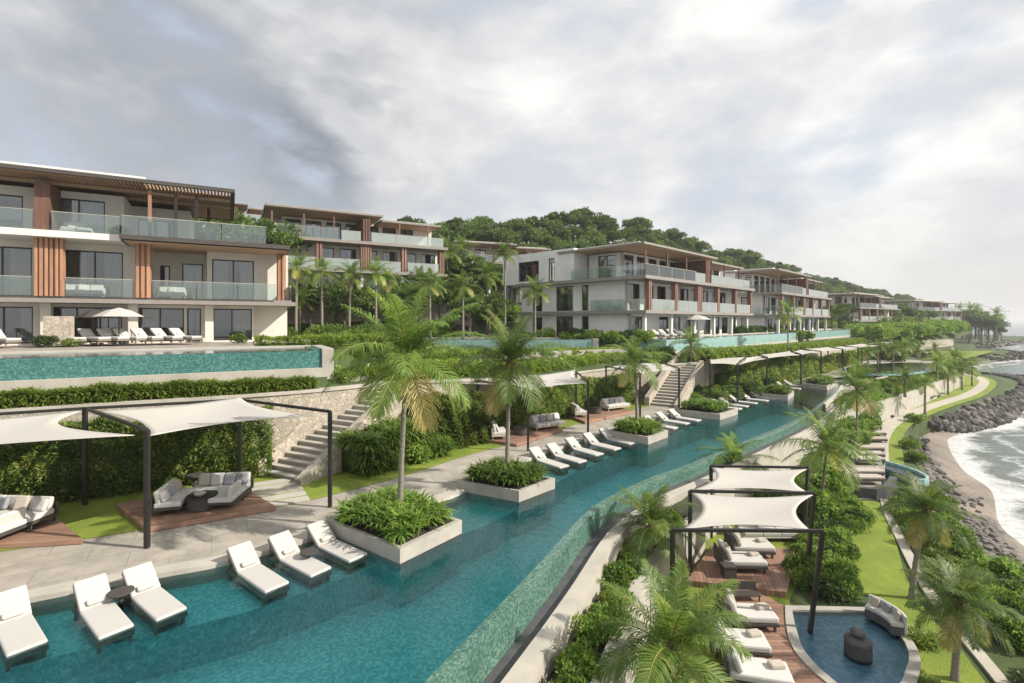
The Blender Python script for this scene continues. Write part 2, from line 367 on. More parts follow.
# ------------------------------------------------------------------ leaf generators (numpy)
def unit(v): return v / np.maximum(np.linalg.norm(v, axis=-1, keepdims=True), 1e-9)
def leaves(C_, nrm, ln, wd, tint, rng=RNG):      # one bent diamond leaf per centre; nrm = rough outward direction
    n = len(C_); d = unit(nrm + rng.normal(0, .8, (n, 3)) + np.array([0, 0, .25]))
    s = unit(np.cross(d, rng.normal(0, 1, (n, 3)))); up = np.cross(s, d)
    ln = ln * rng.uniform(.6, 1.4, (n, 1)); wd = wd * rng.uniform(.7, 1.3, (n, 1))
    a = C_; b = C_ + d * ln * .5 + s * wd * .5 + up * wd * .15; c = C_ + d * ln - up * ln * .15; e = C_ + d * ln * .5 - s * wd * .5 + up * wd * .15
    V = np.stack([a, b, c, e], 1).reshape(-1, 3); Q = np.arange(4 * n).reshape(n, 4)
    return V, Q, np.repeat(tint, 4)
def blades(C_, n_each, ln, wd, lean=.7, rng=RNG):  # rosettes of arching strap leaves
    n = len(C_) * n_each; P = np.repeat(C_, n_each, 0); az = rng.uniform(0, 2 * PI, n); el = rng.uniform(.35, 1.45, n)
    L_ = ln * rng.uniform(.6, 1.25, n); dh = np.stack([np.cos(az), np.sin(az), 0 * az], 1); s = np.stack([-np.sin(az), np.cos(az), 0 * az], 1)
    pts = [P]
    for k in range(3):
        e = el - k * lean * .75
        pts.append(pts[-1] + (dh * np.cos(e)[:, None] + np.array([0, 0, 1]) * np.sin(e)[:, None]) * (L_ / 3)[:, None])
    ws = [.45, 1.0, .8, .08]; V = []
    for p, w in zip(pts, ws): V += [p - s * wd * w * .5, p + s * wd * w * .5]
    V = np.stack(V, 1).reshape(-1, 3); base = np.arange(n)[:, None] * 8
    Q = np.concatenate([base + np.array([[2 * k, 2 * k + 1, 2 * k + 3, 2 * k + 2]]) for k in range(3)], 0)
    t = np.clip(np.repeat(rng.uniform(.1, .9, len(C_)), n_each) * .5 + rng.uniform(0, .5, n), 0, 1)
    return V, Q, np.repeat(t, 8)
def join(parts):
    V = []; Q = []; T = []; k = 0
    for v, q, t in parts: V.append(v); Q.append(q + k); T.append(t); k += len(v)
    return np.concatenate(V), np.concatenate(Q), np.concatenate(T)
def wob(x, y, s=1.0): return (np.sin(x * 1.3 * s + y * .7 * s) + np.sin(x * .6 * s - y * 1.9 * s + 2) + np.sin(x * 2.7 * s + 1.1 + y * 2.2 * s)) / 3

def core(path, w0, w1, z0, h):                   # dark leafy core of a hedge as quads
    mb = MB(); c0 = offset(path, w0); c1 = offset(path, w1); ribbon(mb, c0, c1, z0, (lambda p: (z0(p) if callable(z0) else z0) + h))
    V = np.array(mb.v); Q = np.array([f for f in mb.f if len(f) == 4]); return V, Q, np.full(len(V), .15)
def hedge(name, label, path, w, z0, h, n, ln=.16, wd=.06, m='hedge_leaf', style='leaf', cat='hedge', group=None, wobble=.2):
    path = [Vector(p) for p in path]; g = z0 if callable(z0) else (lambda p: z0)
    seg = np.array([(path[i + 1] - path[i]).length for i in range(len(path) - 1)]); cum = np.concatenate([[0], np.cumsum(seg)])
    # more leaves where it stands closer to the lens
    dn = np.array([1 / max(6, (path[i].xy).length) ** 1.2 for i in range(len(seg))]) * seg; pr = dn / dn.sum()
    k = RNG.choice(len(seg), n, p=pr); t = RNG.random(n)
    A = np.array([[p.x, p.y, g(p)] for p in path]); P = A[k] * (1 - t[:, None]) + A[k + 1] * t[:, None]
    tg = unit((A[k + 1] - A[k]) * np.array([1, 1, 0])); rt = np.stack([tg[:, 1], -tg[:, 0], 0 * t], 1)
    hh = h * (1 + wobble * wob(P[:, 0] * 1.7, P[:, 1] * 1.7)) ; face = RNG.random(n)
    u = np.where(face < .45, 1.0, RNG.random(n)); zz = np.where(face < .45, RNG.random(n), 1.0)   # front face or top
    back = face > .88; u = np.where(back, 0.0, u); zz = np.where(back, RNG.random(n), zz)
    nr = np.where((face < .45)[:, None], rt, np.where(back[:, None], -rt, np.array([[0, 0, 1.]])))
    bul = w * .18 * wob(P[:, 0] * 3, P[:, 1] * 3 + zz * 3)
    C_ = P + rt * (u * w + np.where(face < .45, bul, 0))[:, None]; C_[:, 2] += zz * hh + RNG.normal(0, .03, n)
    if style == 'blade':
        sel = RNG.random(n) < 1
        V, Q, T = blades(C_ - np.array([0, 0, ln * .4]), 5, ln, wd)
    else:
        tint = np.clip(.45 + .3 * wob(C_[:, 0] * 2.2, C_[:, 1] * 2.2 + C_[:, 2] * 3) + RNG.normal(0, .2, n), 0, 1)
        V, Q, T = leaves(C_, nr, ln, wd, tint)
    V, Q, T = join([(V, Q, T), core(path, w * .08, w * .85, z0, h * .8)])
    org = V.mean(0); org[2] = V[:, 2].min()
    o = link(name, npmesh(name, V - org, Q, T), None, m); o.location = org
    return tag(o, label, cat, group)
def bush_mesh(name, r, h, n, ln, wd, m, style='leaf', seed=0):
    rng = np.random.default_rng(seed); parts = []
    if style == 'leaf':
        nb = 9; bc = np.stack([rng.uniform(-.6, .6, nb) * r, rng.uniform(-.6, .6, nb) * r, rng.uniform(.25, .7, nb) * h], 1); br = rng.uniform(.3, .5, nb) * r
        k = rng.integers(0, nb, n); d = unit(rng.normal(0, 1, (n, 3))); d[:, 2] = np.abs(d[:, 2]) * np.where(rng.random(n) < .8, 1, -1)
        C_ = bc[k] + d * br[k][:, None] * rng.uniform(.75, 1.05, (n, 1)); C_[:, 2] = np.maximum(C_[:, 2], .02)
        t = np.clip(rng.uniform(.2, .7, nb)[k] + rng.normal(0, .2, n), 0, 1); parts.append(leaves(C_, d, ln, wd, t, rng))
    else:
        nr = n // 12; a = rng.uniform(0, 2 * PI, nr); rr = np.sqrt(rng.random(nr)) * r * .8
        C_ = np.stack([rr * np.cos(a), rr * np.sin(a), (1 - (rr / r) ** 2) * h * .45], 1); parts.append(blades(C_, 12, ln, wd, rng=rng))
    V, Q, T = join(parts); me = npmesh(name, V, Q, T); me.materials.append(M[m]); return me

def palm_crown(seed, nf, npair, detail=True):    # unit crown: fronds about 1 m long round the origin
    rng = np.random.default_rng(seed); parts = []
    for i in range(nf):
        az = i * 2.39996 + rng.uniform(-.2, .2); q = (i + .5) / nf
        el0 = math.radians(84 - 122 * q ** 1.25 + rng.uniform(-9, 9)); Lf = rng.uniform(.92, 1.12) * (.85 + .25 * math.sin(PI * q)); ns = 12
        bend = math.radians(36 + 46 * q * (1 - q) * 2 + rng.uniform(-16, 18)); tw = rng.uniform(-.35, .35); yel = max(0, q - .78) * 2.8 + rng.uniform(-.1, .14)
        p = np.zeros(3); P = [p]; D = []
        for k in range(ns):
            t = k / (ns - 1); e = max(el0 - bend * t ** 1.3, -1.45); a2 = az + tw * t
            d = np.array([math.cos(e) * math.cos(a2), math.cos(e) * math.sin(a2), math.sin(e)]); D.append(d); p = p + d * Lf / ns; P.append(p)
        P = np.array(P); D.append(D[-1]); D = np.array(D)
        S = unit(np.cross(D, np.array([0, 0, 1.]) + 1e-3)); U = np.cross(S, D)
        # rachis
        w = np.linspace(.016, .003, ns + 1)[:, None]
        ring = np.stack([P + S * w, P + U * w, P - S * w], 1).reshape(-1, 3); idx = np.arange(ns)[:, None] * 3
        Q = np.concatenate([idx + np.array([[0, 1, 4, 3]]), idx + np.array([[1, 2, 5, 4]]), idx + np.array([[2, 0, 3, 5]])]); parts.append((ring, Q, np.full(len(ring), .85)))
        t = np.linspace(.13, .99, npair); f = t * ns; k0 = np.minimum(f.astype(int), ns - 1); fr = (f - k0)[:, None]
        B = P[k0] * (1 - fr) + P[k0 + 1] * fr; d = unit(D[k0]); s = S[k0]; u = U[k0]
        for sg in (-1, 1):
            ll = .27 * np.sin(PI * (t * .82 + .17)) ** .8 * rng.uniform(.85, 1.12, npair) + .035; fw = .35 + .75 * t
            dr = unit(s * sg * 1.0 + d * fw[:, None] + u * rng.uniform(.05, .45, (npair, 1)))
            wv = unit(d - dr * (d * dr).sum(1, keepdims=True)) * (.0066 if detail else .0125) * (28 / npair if not detail else 1)
            g = np.array([0, 0, -1.]); m1 = B + dr * ll[:, None] * .5 + g * ll[:, None] * rng.uniform(.02, .1, (npair, 1)); m2 = B + dr * ll[:, None] * .92 + g * ll[:, None] * rng.uniform(.25, .6, (npair, 1))
            V = np.stack([B - wv * .6, B + wv * .6, m1 + wv, m1 - wv, m2 + wv * .12, m2 - wv * .12], 1).reshape(-1, 3); b = np.arange(npair)[:, None] * 6
            Q = np.concatenate([b + np.array([[0, 1, 2, 3]]), b + np.array([[3, 2, 4, 5]])])
            tt = np.clip(.30 + yel + .25 * np.sin(i * 1.7) * .5 + rng.normal(0, .12, npair) + .1 * t, 0, 1); parts.append((V, Q, np.repeat(tt, 6)))
    V, Q, T = join(parts); me = npmesh('palm_crown', V, Q, T); me.materials.append(M['palm_leaf']); return me
CR_NEAR = [palm_crown(s, 21, 62) for s in (1, 2, 3)]
CR_MID = [palm_crown(s, 18, 34, False) for s in (4, 5, 6)]
CR_FAR = [palm_crown(s, 16, 14, False) for s in (7, 8)]
NUT = MB()
for k in range(7):
    a = k * .9; c = Vector((math.cos(a) * .09, math.sin(a) * .09, -.07 - .03 * (k % 3)))
    NUT.add([c + Vector((x, y, z)) for x, y, z in ((.045, 0, 0), (0, .045, 0), (-.045, 0, 0), (0, -.045, 0), (0, 0, .055), (0, 0, -.055))], [(0, 1, 4), (1, 2, 4), (2, 3, 4), (3, 0, 4), (1, 0, 5), (2, 1, 5), (3, 2, 5), (0, 3, 5)])
FIB = MB().lathe([(.03, -.22), (.06, -.1), (.075, 0), (.04, .08)], 9)
def palm(x, y, z, hgt, r, label, lod=0, group='coconut palms', lean=(0, 0), seed=0, nuts=False, tr=None):
    rnd = random.Random(seed * 13 + int(x * 7)); root = empty('coconut_palm', (x, y, z), 0, label, 'palm tree', group)
    tr = tr or (.088 if lod == 0 else .09); n = 26 if lod == 0 else 8; pts = []; rs = []
    for k in range(n + 1):
        t = k / n; pts.append((lean[0] * t ** 1.6, lean[1] * t ** 1.6, hgt * t - .05)); rs.append(tr * (1.35 - .35 * min(1, t * 6)) * (1 - .35 * t) * (1 + (.07 if k % 2 else -.04)))
    MB().tube(pts, rs, 10 if lod == 0 else 6).build('trunk', 'palm_bark', root, smooth=True)
    me = rnd.choice([CR_NEAR, CR_MID, CR_FAR][lod]); c = bpy.data.objects.new('crown', me); col.objects.link(c); c.parent = root
    c.location = (lean[0], lean[1], hgt); c.rotation_euler = (rnd.uniform(-.08, .08), rnd.uniform(-.08, .08), rnd.uniform(0, 6.28)); c.scale = (r, r, r)
    if lod == 0:
        f = FIB.build('fibre_sheath', 'fibre', root, smooth=True); f.location = (lean[0], lean[1], hgt); f.scale = (r * 1.1,) * 3
        if nuts: q = NUT.build('coconut_cluster', 'coconut', root, smooth=True); q.location = (lean[0], lean[1], hgt); q.scale = (r,) * 3
    return root

def tree_mesh(seed, n, leaf=.5):
    rng = np.random.default_rng(seed); nb = 36
    d = unit(rng.normal(0, 1, (nb, 3))); d[:, 2] = np.abs(d[:, 2]) * .9 - .15
    bc = d * rng.uniform(.45, .95, (nb, 1)) * np.array([3.2, 3.2, 2.4]); bc[:, 2] += 4.6; br = rng.uniform(.45, 1.1, nb)
    k = rng.integers(0, nb, n); dd = unit(rng.normal(0, 1, (n, 3))); dd[:, 2] = np.where(rng.random(n) < .75, np.abs(dd[:, 2]), dd[:, 2])
    C_ = bc[k] + dd * br[k][:, None] * rng.uniform(.6, 1.08, (n, 1)) * np.array([1.1, 1.1, .75])
    t = np.clip(rng.uniform(.15, .75, nb)[k] + rng.normal(0, .15, n), 0, 1)
    V, Q, T = leaves(C_, dd, leaf, leaf * .6, t, rng); me = npmesh('tree_crown', V, Q, T); me.materials.append(M['tree_leaf'])
    tb = MB().tube([(0, 0, -.5), (.1, 0, 1.6), (0, .1, 3.4)], [.28, .2, .15], 7)
    for b in bc[:7]: tb.tube([(0, .05, 2.4 + .5 * rng.random()), tuple(b * .7 + np.array([0, 0, 1.0])), tuple(b)], [.1, .07, .03], 5)
    return me, tb
TREES = [tree_mesh(s, 4200, .38) for s in (11, 12, 13, 14)]
TR_TRUNK = []
for me, tb in TREES:
    o = tb.build('trunk', 'bark'); TR_TRUNK.append(o.data); bpy.data.objects.remove(o)
def tree(x, y, z, s, label, group, i=0, rnd=random, sz=None):
    root = empty('broadleaf_tree', (x, y, z), rnd.uniform(0, 6.28), label, 'tree', group); k = i % 4
    for nm, me in (('trunk', TR_TRUNK[k]), ('crown', TREES[k][0])):
        o = bpy.data.objects.new(nm, me); col.objects.link(o); o.parent = root
    root.scale = (s, s, sz or s); return root
BUSH = [bush_mesh('shrub', 1, .9, 1500, .17, .10, 'hedge_leaf', seed=s) for s in (1, 2)] + [bush_mesh('shrub', 1, .9, 1300, .2, .12, 'dark_leaf', seed=3),
        bush_mesh('shrub', 1, .9, 900, .75, .07, 'hedge_leaf', 'blade', 4), bush_mesh('shrub', 1, .8, 1200, .15, .09, 'bright_leaf', seed=5), bush_mesh('shrub', 1, .9, 900, .6, .06, 'bright_leaf', 'blade', 6)]
def shrub(x, y, z, s, label, group, kind=None, rnd=random, name='shrub'):
    me = BUSH[kind if kind is not None else rnd.randrange(6)]; o = bpy.data.objects.new(name, me); col.objects.link(o)
    o.location = (x, y, z); o.rotation_euler = (0, 0, rnd.uniform(0, 6.28)); o.scale = (s, s, s * rnd.uniform(.8, 1.2)); return tag(o, label, 'shrub', group)

# ------------------------------------------------------------------ plan curves
V2 = lambda *p: [Vector((a, b, 0)) for a, b in p]
LE = smooth(V2((-26, .8), (-20, 4.9), (-14, 8.6), (-10.4, 10.83), (-8.17, 11.95), (-7.07, 12.5), (-5.8, 13.6), (-5.0, 14.4), (-2.1, 17.1), (-1.5, 18), (.8, 21.8), (5.1, 27), (9.7, 31.6), (18.9, 40.5), (28.3, 50)))      # deck edge
CR = smooth(V2((-12, -12), (-8, -4.5), (-4.6, 2), (-1.24, 8.36), (.9, 12.45), (2.87, 16.3), (5.25, 19), (7.56, 21), (12.2, 25.4), (17.6, 30.6), (22.3, 36), (27.2, 42), (30.5, 46.5)))     # outer edge of the infinity wall
RW = smooth([Vector(p) for p in ((-45, 1, 3.1), (-17, 16.6, 3.1), (-11, 19.8, 3.1), (-8.5, 21.5, 3.1), (-5.5, 24.2, 3.1), (-2.5, 26.4, 2.95), (1.6, 31.0, 2.6), (7.6, 37.8, 2.5), (15.4, 41.6, 2.6), (24, 48.5, 2.6), (32, 56, 2.5), (60, 84, 2.3), (110, 125, 1.5))], 1.0)
WATER = -.1; LOW = -2.85; SEA = -5.1

# --- main pool: floor, shelf, water
pool_poly = [p for p in LE] + [p for p in reversed(CR)] + [Vector((-26, -12, 0))]
mb = MB()
mb.add([(p.x, p.y, -1.3) for p in pool_poly], [tuple(range(len(pool_poly)))])
o = struct(mb, 'pool_floor', 'pool_tile')
if o.data.polygons[0].normal.z < 0: o.data.flip_normals()
o = struct(ribbon(MB(), offset(LE, -.02), offset(LE, 1.9), -1.6, -.42), 'pool_shelf', 'pool_tile')
polysheet([p for p in offset(LE, .003)] + [p for p in reversed(offset(CR, -.24))] + [Vector((-26, -12, 0))], WATER, 'pool_water', 'pool_water')
# infinity wall, wet on top
ow = top(ribbon(MB(), CR, offset(CR, -.24), -1.7, -.085), 'infinity_wall', 'wall_tile', 'long curved infinity edge wall of green mosaic along the main pool', 'wall')
# gutter and parapet below it
struct(ribbon(MB(), offset(CR, .002), offset(CR, .46), -1.4, lambda p: -.95 + .35 * max(0, min(1, (p[1] - 11) / 9))), 'gutter', 'dark_stone')
top(ribbon(MB(), offset(CR, .46), offset(CR, .85), LOW - .2, lambda p: -.74 + .26 * max(0, min(1, (p[1] - 11) / 9))), 'parapet_wall', 'pale_concrete', 'beige concrete wall running just below the green infinity edge', 'wall')
# --- deck
deck = [p for p in LE] + [Vector((45, 58, 0)), Vector((62, 74, 0)), Vector((62, 84, 0))] + [p for p in reversed([q for q in RW if q.y < 84])] + [Vector((-45, -5, 0))]
o = polysheet(deck, 0, 'pool_deck', 'paving')
struct(ribbon(MB(), offset(LE, -.45), offset(LE, .0), -.45, .012), 'pool_coping', 'pale_concrete')
# lawn strip between deck and hedge
lf = smooth(V2((-22, 9.3), (-16, 11.8), (-11.4, 13.9), (-7.4, 16.2), (-4.3, 19.2), (-1.9, 22.4), (1.4, 25.9), (5.4, 31), (12, 37.5)))
rwn = [q for q in RW if -23 < q.x < 14]
polysheet(lf + [Vector((p.x, p.y, 0)) for p in reversed(rwn)], .012, 'lawn', 'lawn')

# --- retaining wall R
top(ribbon(MB(), RW, offset(RW, .3), lambda p: -.1, lambda p: p[2] - .12), 'retaining_wall', 'stone_wall', 'long rubble stone retaining wall behind the clipped hedge and shade sails', 'wall')
top(ribbon(MB(), offset(RW, -.06), offset(RW, .36), lambda p: p[2] - .117, lambda p: p[2] + .0), 'wall_coping', 'pale_concrete', 'pale concrete coping along the top of the stone retaining wall', 'coping')

# --- upper terrain lofts (stations along the coast)
ST = dict(
 R=[(-45, 1, 3.05), (-17, 16.6, 3.05), (-11, 19.8, 3.05), (-8.5, 21.5, 3.05), (-5.5, 24.2, 3.05), (-2.5, 26.4, 2.9), (1.6, 31.0, 2.55), (7.6, 37.8, 2.45), (15.4, 41.6, 2.55), (24, 48.5, 2.55), (32, 56, 2.45), (60, 84, 2.25), (110, 125, 1.45)],
 U=[(-45, 2.3, 3.5), (-18.2, 17.8, 3.5), (-11.5, 21.1, 3.5), (-8.3, 22.9, 3.6), (-7.5, 39, 3.7), (-5, 43.2, 3.5), (3, 43.2, 3.5), (10.5, 41.6, 3.4), (19.8, 49.6, 3.3), (30, 60, 3.3), (40.5, 70.5, 3.3), (75, 107, 3.2), (125, 135, 3.0)],
 T=[(-46, 5, 4.6), (-19, 21, 4.6), (-12.5, 25, 4.6), (-9.3, 27, 4.5), (-9, 41, 4.5), (-5.5, 47, 4.3), (3, 46.5, 4.3), (9, 45.5, 4.3), (16, 51.5, 4.3), (27, 62.5, 4.3), (36, 73, 4.3), (73, 109, 4.2), (123, 139, 4)],
 V=[(-58, 24, 4.7), (-34, 36, 4.7), (-28, 40, 4.7), (-24, 42.6, 4.7), (-14, 47, 4.6), (-6, 51, 4.5), (-3, 60, 4.5), (2, 66, 4.5), (20, 82, 4.5), (30, 92, 4.5), (45, 108, 4.5), (75, 142, 4.5), (130, 200, 4)],
 F=[(-60, 30, 8.2), (-35, 38, 8.2), (-29, 41.5, 8.2), (-25, 44, 8.2), (-15, 48.8, 8.2), (-7.5, 53.5, 8.2), (-6, 66, 8), (0, 74, 8), (15, 92, 8), (28, 106, 8), (48, 128, 8), (80, 165, 7), (150, 225, 5)],
 G=[(-70, 60, 9), (-46, 62, 9), (-38, 64, 9), (-32, 65, 9), (-22, 66, 9), (-13, 72, 9.5), (-8, 82, 11), (0, 90, 11), (18, 107, 11), (40, 125, 11), (70, 150, 10), (120, 195, 9), (200, 270, 6)],
 X=[(-120, 100, 19), (-85, 98, 19), (-62, 96, 18.5), (-42, 94, 18), (-23, 95, 18), (-8.8, 105, 20), (13.3, 115, 25.5), (27, 125, 25), (49.8, 140, 24), (75, 165, 21), (121, 210, 18.5), (193, 270, 14.5), (290, 345, 11)],
 Z=[(-140, 190, 4), (-100, 190, 4), (-70, 190, 4), (-42, 190, 4), (-23, 190, 4), (0, 200, 4), (30, 210, 4), (50, 220, 4), (90, 240, 4), (130, 270, 4), (180, 310, 4), (260, 370, 2), (370, 420, 0)])
def loft(keys, sub, name, m, seedz=0):
    rows = []
    cs = [smooth([Vector(p) for p in ST[k]], 1e9) for k in keys]
    for i in range(len(cs) - 1):
        for s_ in range(sub):
            t = s_ / sub; rows.append([a.lerp(b, t) for a, b in zip(cs[i], cs[i + 1])])
    rows.append(cs[-1])
    fine = []
    for r_ in rows:
        q = []
        for i in range(len(r_) - 1):
            for k in range(6): q.append(r_[i].lerp(r_[i + 1], k / 6))
        q.append(r_[-1]); fine.append(q)
    return sheet(fine, name, m)
loft('RU', 3, 'planting_strip', 'undergrowth')
loft('UT', 1, 'terrace_bank', 'undergrowth')
loft('TV', 3, 'villa_terrace', 'lower_paving')
loft('VF', 2, 'garden_bank', 'undergrowth')
loft('FG', 2, 'upper_garden', 'undergrowth')
loft('GXZ', 6, 'hill', 'undergrowth')

# --- lower land and shore (stations from the camera outwards)
SH = [ # inner, S (top of slope), B (beach top), W (water line)
 ((-14, -14), (2, -16), (9, -16), (12, -16)), ((-7, -4), (9, 0), (14, 0), (17, 0)), ((-1, 7.5), (12.6, 9), (16.4, 9.5), (19, 9.5)),
 ((1.6, 13), (13.3, 12.4), (17.3, 13.5), (20.2, 15.5)), ((3.6, 16.5), (14.2, 15.2), (18.7, 17.8), (21.7, 20.6)), ((6.5, 19.4), (15.6, 18), (20.2, 21.5), (24, 24.4)), ((8.6, 21.4), (17.2, 21.6), (22.2, 25), (25.6, 27.4)), ((12, 25), (20, 25.2), (25.5, 30), (30.3, 32.8)),
 ((16, 29), (24.2, 30), (28.8, 34.4), (32.6, 37.4)), ((20, 33), (29, 37), (33, 41), (38, 44.8)), ((24, 37), (33.6, 42.4), (38, 46), (43, 48.5)), ((30, 43), (44.2, 50.8), (50, 54), (54, 55)),
 ((42, 55), (56, 59.2), (64, 64), (68, 66)), ((54, 68), (71.5, 73), (83, 78), (91, 82)), ((62, 80), (77.5, 83), (92, 92), (101, 96)), ((66, 90), (80, 92), (88, 101), (92, 106)),
 ((75, 105), (92, 110), (98, 112), (100, 115)), ((90, 118), (118, 130), (128, 134), (133, 136)), ((105, 130), (140, 146), (158, 153), (168, 157)), ((115, 145), (150, 158), (170, 166), (178, 170)), ((125, 165), (160, 175), (172, 182), (176, 186)), ((150, 195), (205, 225), (225, 232), (240, 236)),
 ((190, 240), (265, 268), (295, 272), (315, 274)), ((260, 330), (310, 320), (330, 322), (345, 325))]
def sub(rows, n):
    C_ = [smooth([Vector((p[0], p[1], z)) for p in r_], 1e9) for r_, z in rows]; out = []
    for c in C_:
        P = [c[0] * 2 - c[1]] + c + [c[-1] * 2 - c[-2]]; q = []
        for i in range(1, len(P) - 2):
            a, b, d, e = P[i - 1:i + 3]
            for k in range(n):
                t = k / n; q.append(.5 * ((2 * b) + (d - a) * t + (2 * a - 5 * b + 4 * d - e) * t * t + (3 * b - a - 3 * d + e) * t ** 3))
        q.append(c[-1]); out.append(q)
    return out
cols = list(zip(*SH)); NS = 8
W_SHIFT = 1
I_, S_, B_, W_ = sub([(cols[0], LOW), (cols[1], LOW), (cols[2], -4.45), ([(x + (1.1 if 10 < y < 46 else 0), y) for x, y in cols[3]], SEA)], NS)
D_ = [w + (w - b).normalized() * 5 + Vector((0, 0, -.9)) for w, b in zip(W_, B_)]
sheet([I_, [a.lerp(b, .5) for a, b in zip(I_, S_)], S_], 'lower_ground', 'undergrowth')
sheet([S_, [a.lerp(b, .5) + Vector((0, 0, .1)) for a, b in zip(S_, B_)], B_], 'shore_slope', 'undergrowth')
rows = [[a.lerp(b, t) + Vector((0, 0, .0)) for a, b in zip(B_, W_)] for t in (0, .33, .66, 1)] + [D_]
tt = np.array([[(.62 - .4 * r_) + (.25 if (22 <= k / NS * 1 or True) and k / NS < 6.3 else 0) + (.5 if k / NS > 10.2 else 0) for k in range(len(B_))] for r_ in (0, .33, .66, 1, 1.3)]).ravel()
sheet(rows, 'beach', 'beach', tt)

# --- sea: graded grid carrying distance to the water line
def graded(lo, hi, d0, d1, s, g):
    a = list(np.arange(lo, hi, s)); x = hi; st = s
    while x < d1: a.append(x); st *= g; x += st
    a.append(d1); x = lo; st = s; b = []
    while x > d0: st *= g; x -= st; b.append(x)
    return np.array(sorted(set(b + a)))
gx = graded(10, 120, -6000, 9000, .9, 1.25); gy = graded(-10, 120, -500, 12000, .9, 1.25)
X, Y = np.meshgrid(gx, gy); P = np.stack([X, Y], -1).reshape(-1, 2)
wl = np.array([[p.x, p.y] for p in W_]); A = wl[:-1]; Bv = wl[1:] - wl[:-1]; dist = np.full(len(P), 1e9)
for a, b in zip(A, Bv):
    t = np.clip(((P - a) @ b) / (b @ b), 0, 1); dist = np.minimum(dist, np.linalg.norm(P - a - t[:, None] * b, axis=1))
nx = len(gx); i = np.arange(len(gy) - 1)[:, None] * nx + np.arange(nx - 1)[None]; Q = np.stack([i, i + 1, i + 1 + nx, i + nx], -1).reshape(-1, 4)
V = np.concatenate([P, np.full((len(P), 1), SEA)], 1)
tag(link('sea', npmesh('sea', V, Q, np.clip(dist / 40, 0, 1)), None, 'sea'), kind='structure')

# ------------------------------------------------------------------ furniture
def lounger_proto(name, cush, frame, label):
    r = empty(name, (0, 0, 0), 0, label, 'sun lounger')
    MB().box(0, 2.1, -.31, .31, .17, .27).build('frame', frame, r, .01)
    for x in (.12, 1.95):
        for y in (-.26, .26): MB().box(x - .03, x + .03, y - .03, y + .03, 0, .17).build('leg', frame, r)
    MB().box(.0, 1.5, -.30, .30, .273, .39).build('seat_cushion', cush, r, .035)
    q = Matrix.Translation((1.5, 0, .32)) @ Matrix.Rotation(-math.radians(36), 4, 'Y')
    b = MB().mbox(q @ Matrix.Translation((.38, 0, .05)), .76, .60, .10).build('backrest', cush, r, .035)
    MB().bar(q @ Vector((.05, -.28, -.02)), q @ Vector((.74, -.28, -.02)), .03).bar(q @ Vector((.05, .28, -.02)), q @ Vector((.74, .28, -.02)), .03).bar(q @ Vector((.62, -.27, -.02)), (2.02, -.26, .26), .025).bar(q @ Vector((.62, .27, -.02)), (2.02, .26, .26), .025).build('back_frame', frame, r)
    MB().mbox(q @ Matrix.Translation((.11, 0, .14)), .15, .36, .10).build('pillow', cush, r, .045)
    return r
protoA = lounger_proto('sun_lounger', 'fabric', 'lounger_frame', 'x'); protoB = lounger_proto('sun_lounger', 'brown_cushion', 'wicker', 'x'); used = {}
protoC = lounger_proto('sun_lounger', 'cushion', 'lounger_frame', 'x')
def lounger(p, ang, label, group, proto=None, s=1.0):
    proto = proto or protoA
    o = copy_tree(proto); o.location = p; o.rotation_euler = (0, 0, ang + random.uniform(-.035, .035)); o.scale = (s, s, s); tag(o, label, 'sun lounger', group); return o
def put_row(feet, head, labels, group, z=-.42, zt=.02, proto=None, s=.95):
    for (px, py), l in zip(feet, labels):
        p = at(px, py, zt); lounger((p.x, p.y, z), math.radians(head), l, group, proto, s)
ords = ['first', 'second', 'third', 'fourth', 'fifth', 'sixth', 'seventh', 'eighth', 'ninth', 'tenth', 'eleventh', 'twelfth', 'thirteenth']
lab = lambda n, t: [t % w for w in ords[:n]]
SH_Z = -.42
put_row([(27.6, 643), (116.8, 627), (172, 609.5), (277.4, 583), (321.4, 568), (358.7, 554)], 143.5,
        ['white lounger at the left picture edge, nearest to the camera of the pool row', 'white lounger left of the round side table in the water', 'white lounger right of the left round side table in the water',
         'white lounger standing alone in the water right of the tall black post', 'white lounger left of the low dark side table near the first palm planter', 'white lounger beside the corner of the first palm planter'], 'white loungers standing in the near pool')
put_row([(564.8, 464.5), (583, 459.5), (600, 452.5), (618, 447), (633, 441.5)], 131, lab(5, '%s lounger counted from the left in the row between second and third palm planters'), 'loungers between second and third planters')
put_row([(663, 430), (676, 426.5), (688, 422), (699.5, 419)], 133, lab(4, '%s lounger counted from the left in the row between third and fourth planters'), 'loungers between third and fourth planters')
put_row([(741, 407.5), (748, 405), (757, 402), (768, 399.5), (777, 397.5)], 135, lab(5, '%s lounger counted from the left in the row past the fourth planter'), 'loungers past the fourth planter')
put_row([(792.5, 390.3), (800.5, 387.6), (807.5, 385.3)], 135, lab(3, '%s lounger counted from the left in the farthest row on the main pool'), 'farthest loungers on the main pool')
# side tables
def side_table(p, r, h, label, m='wicker'):
    t = empty('side_table', p, 0, label, 'side table')
    MB().lathe([(r, h - .04), (r, h)], 24).build('tabletop', m, t, .008); MB().lathe([(r * .28, 0), (r * .22, .1), (r * .2, h - .04)], 12).build('pedestal', m, t)
p = at(121, 592, .1); side_table((p.x, p.y, SH_Z), .24, .55, 'round brown side table in the water between two white loungers')
p = at(309, 551, .1); side_table((p.x, p.y, SH_Z), .22, .52, 'low dark side table between two white loungers by the first planter')

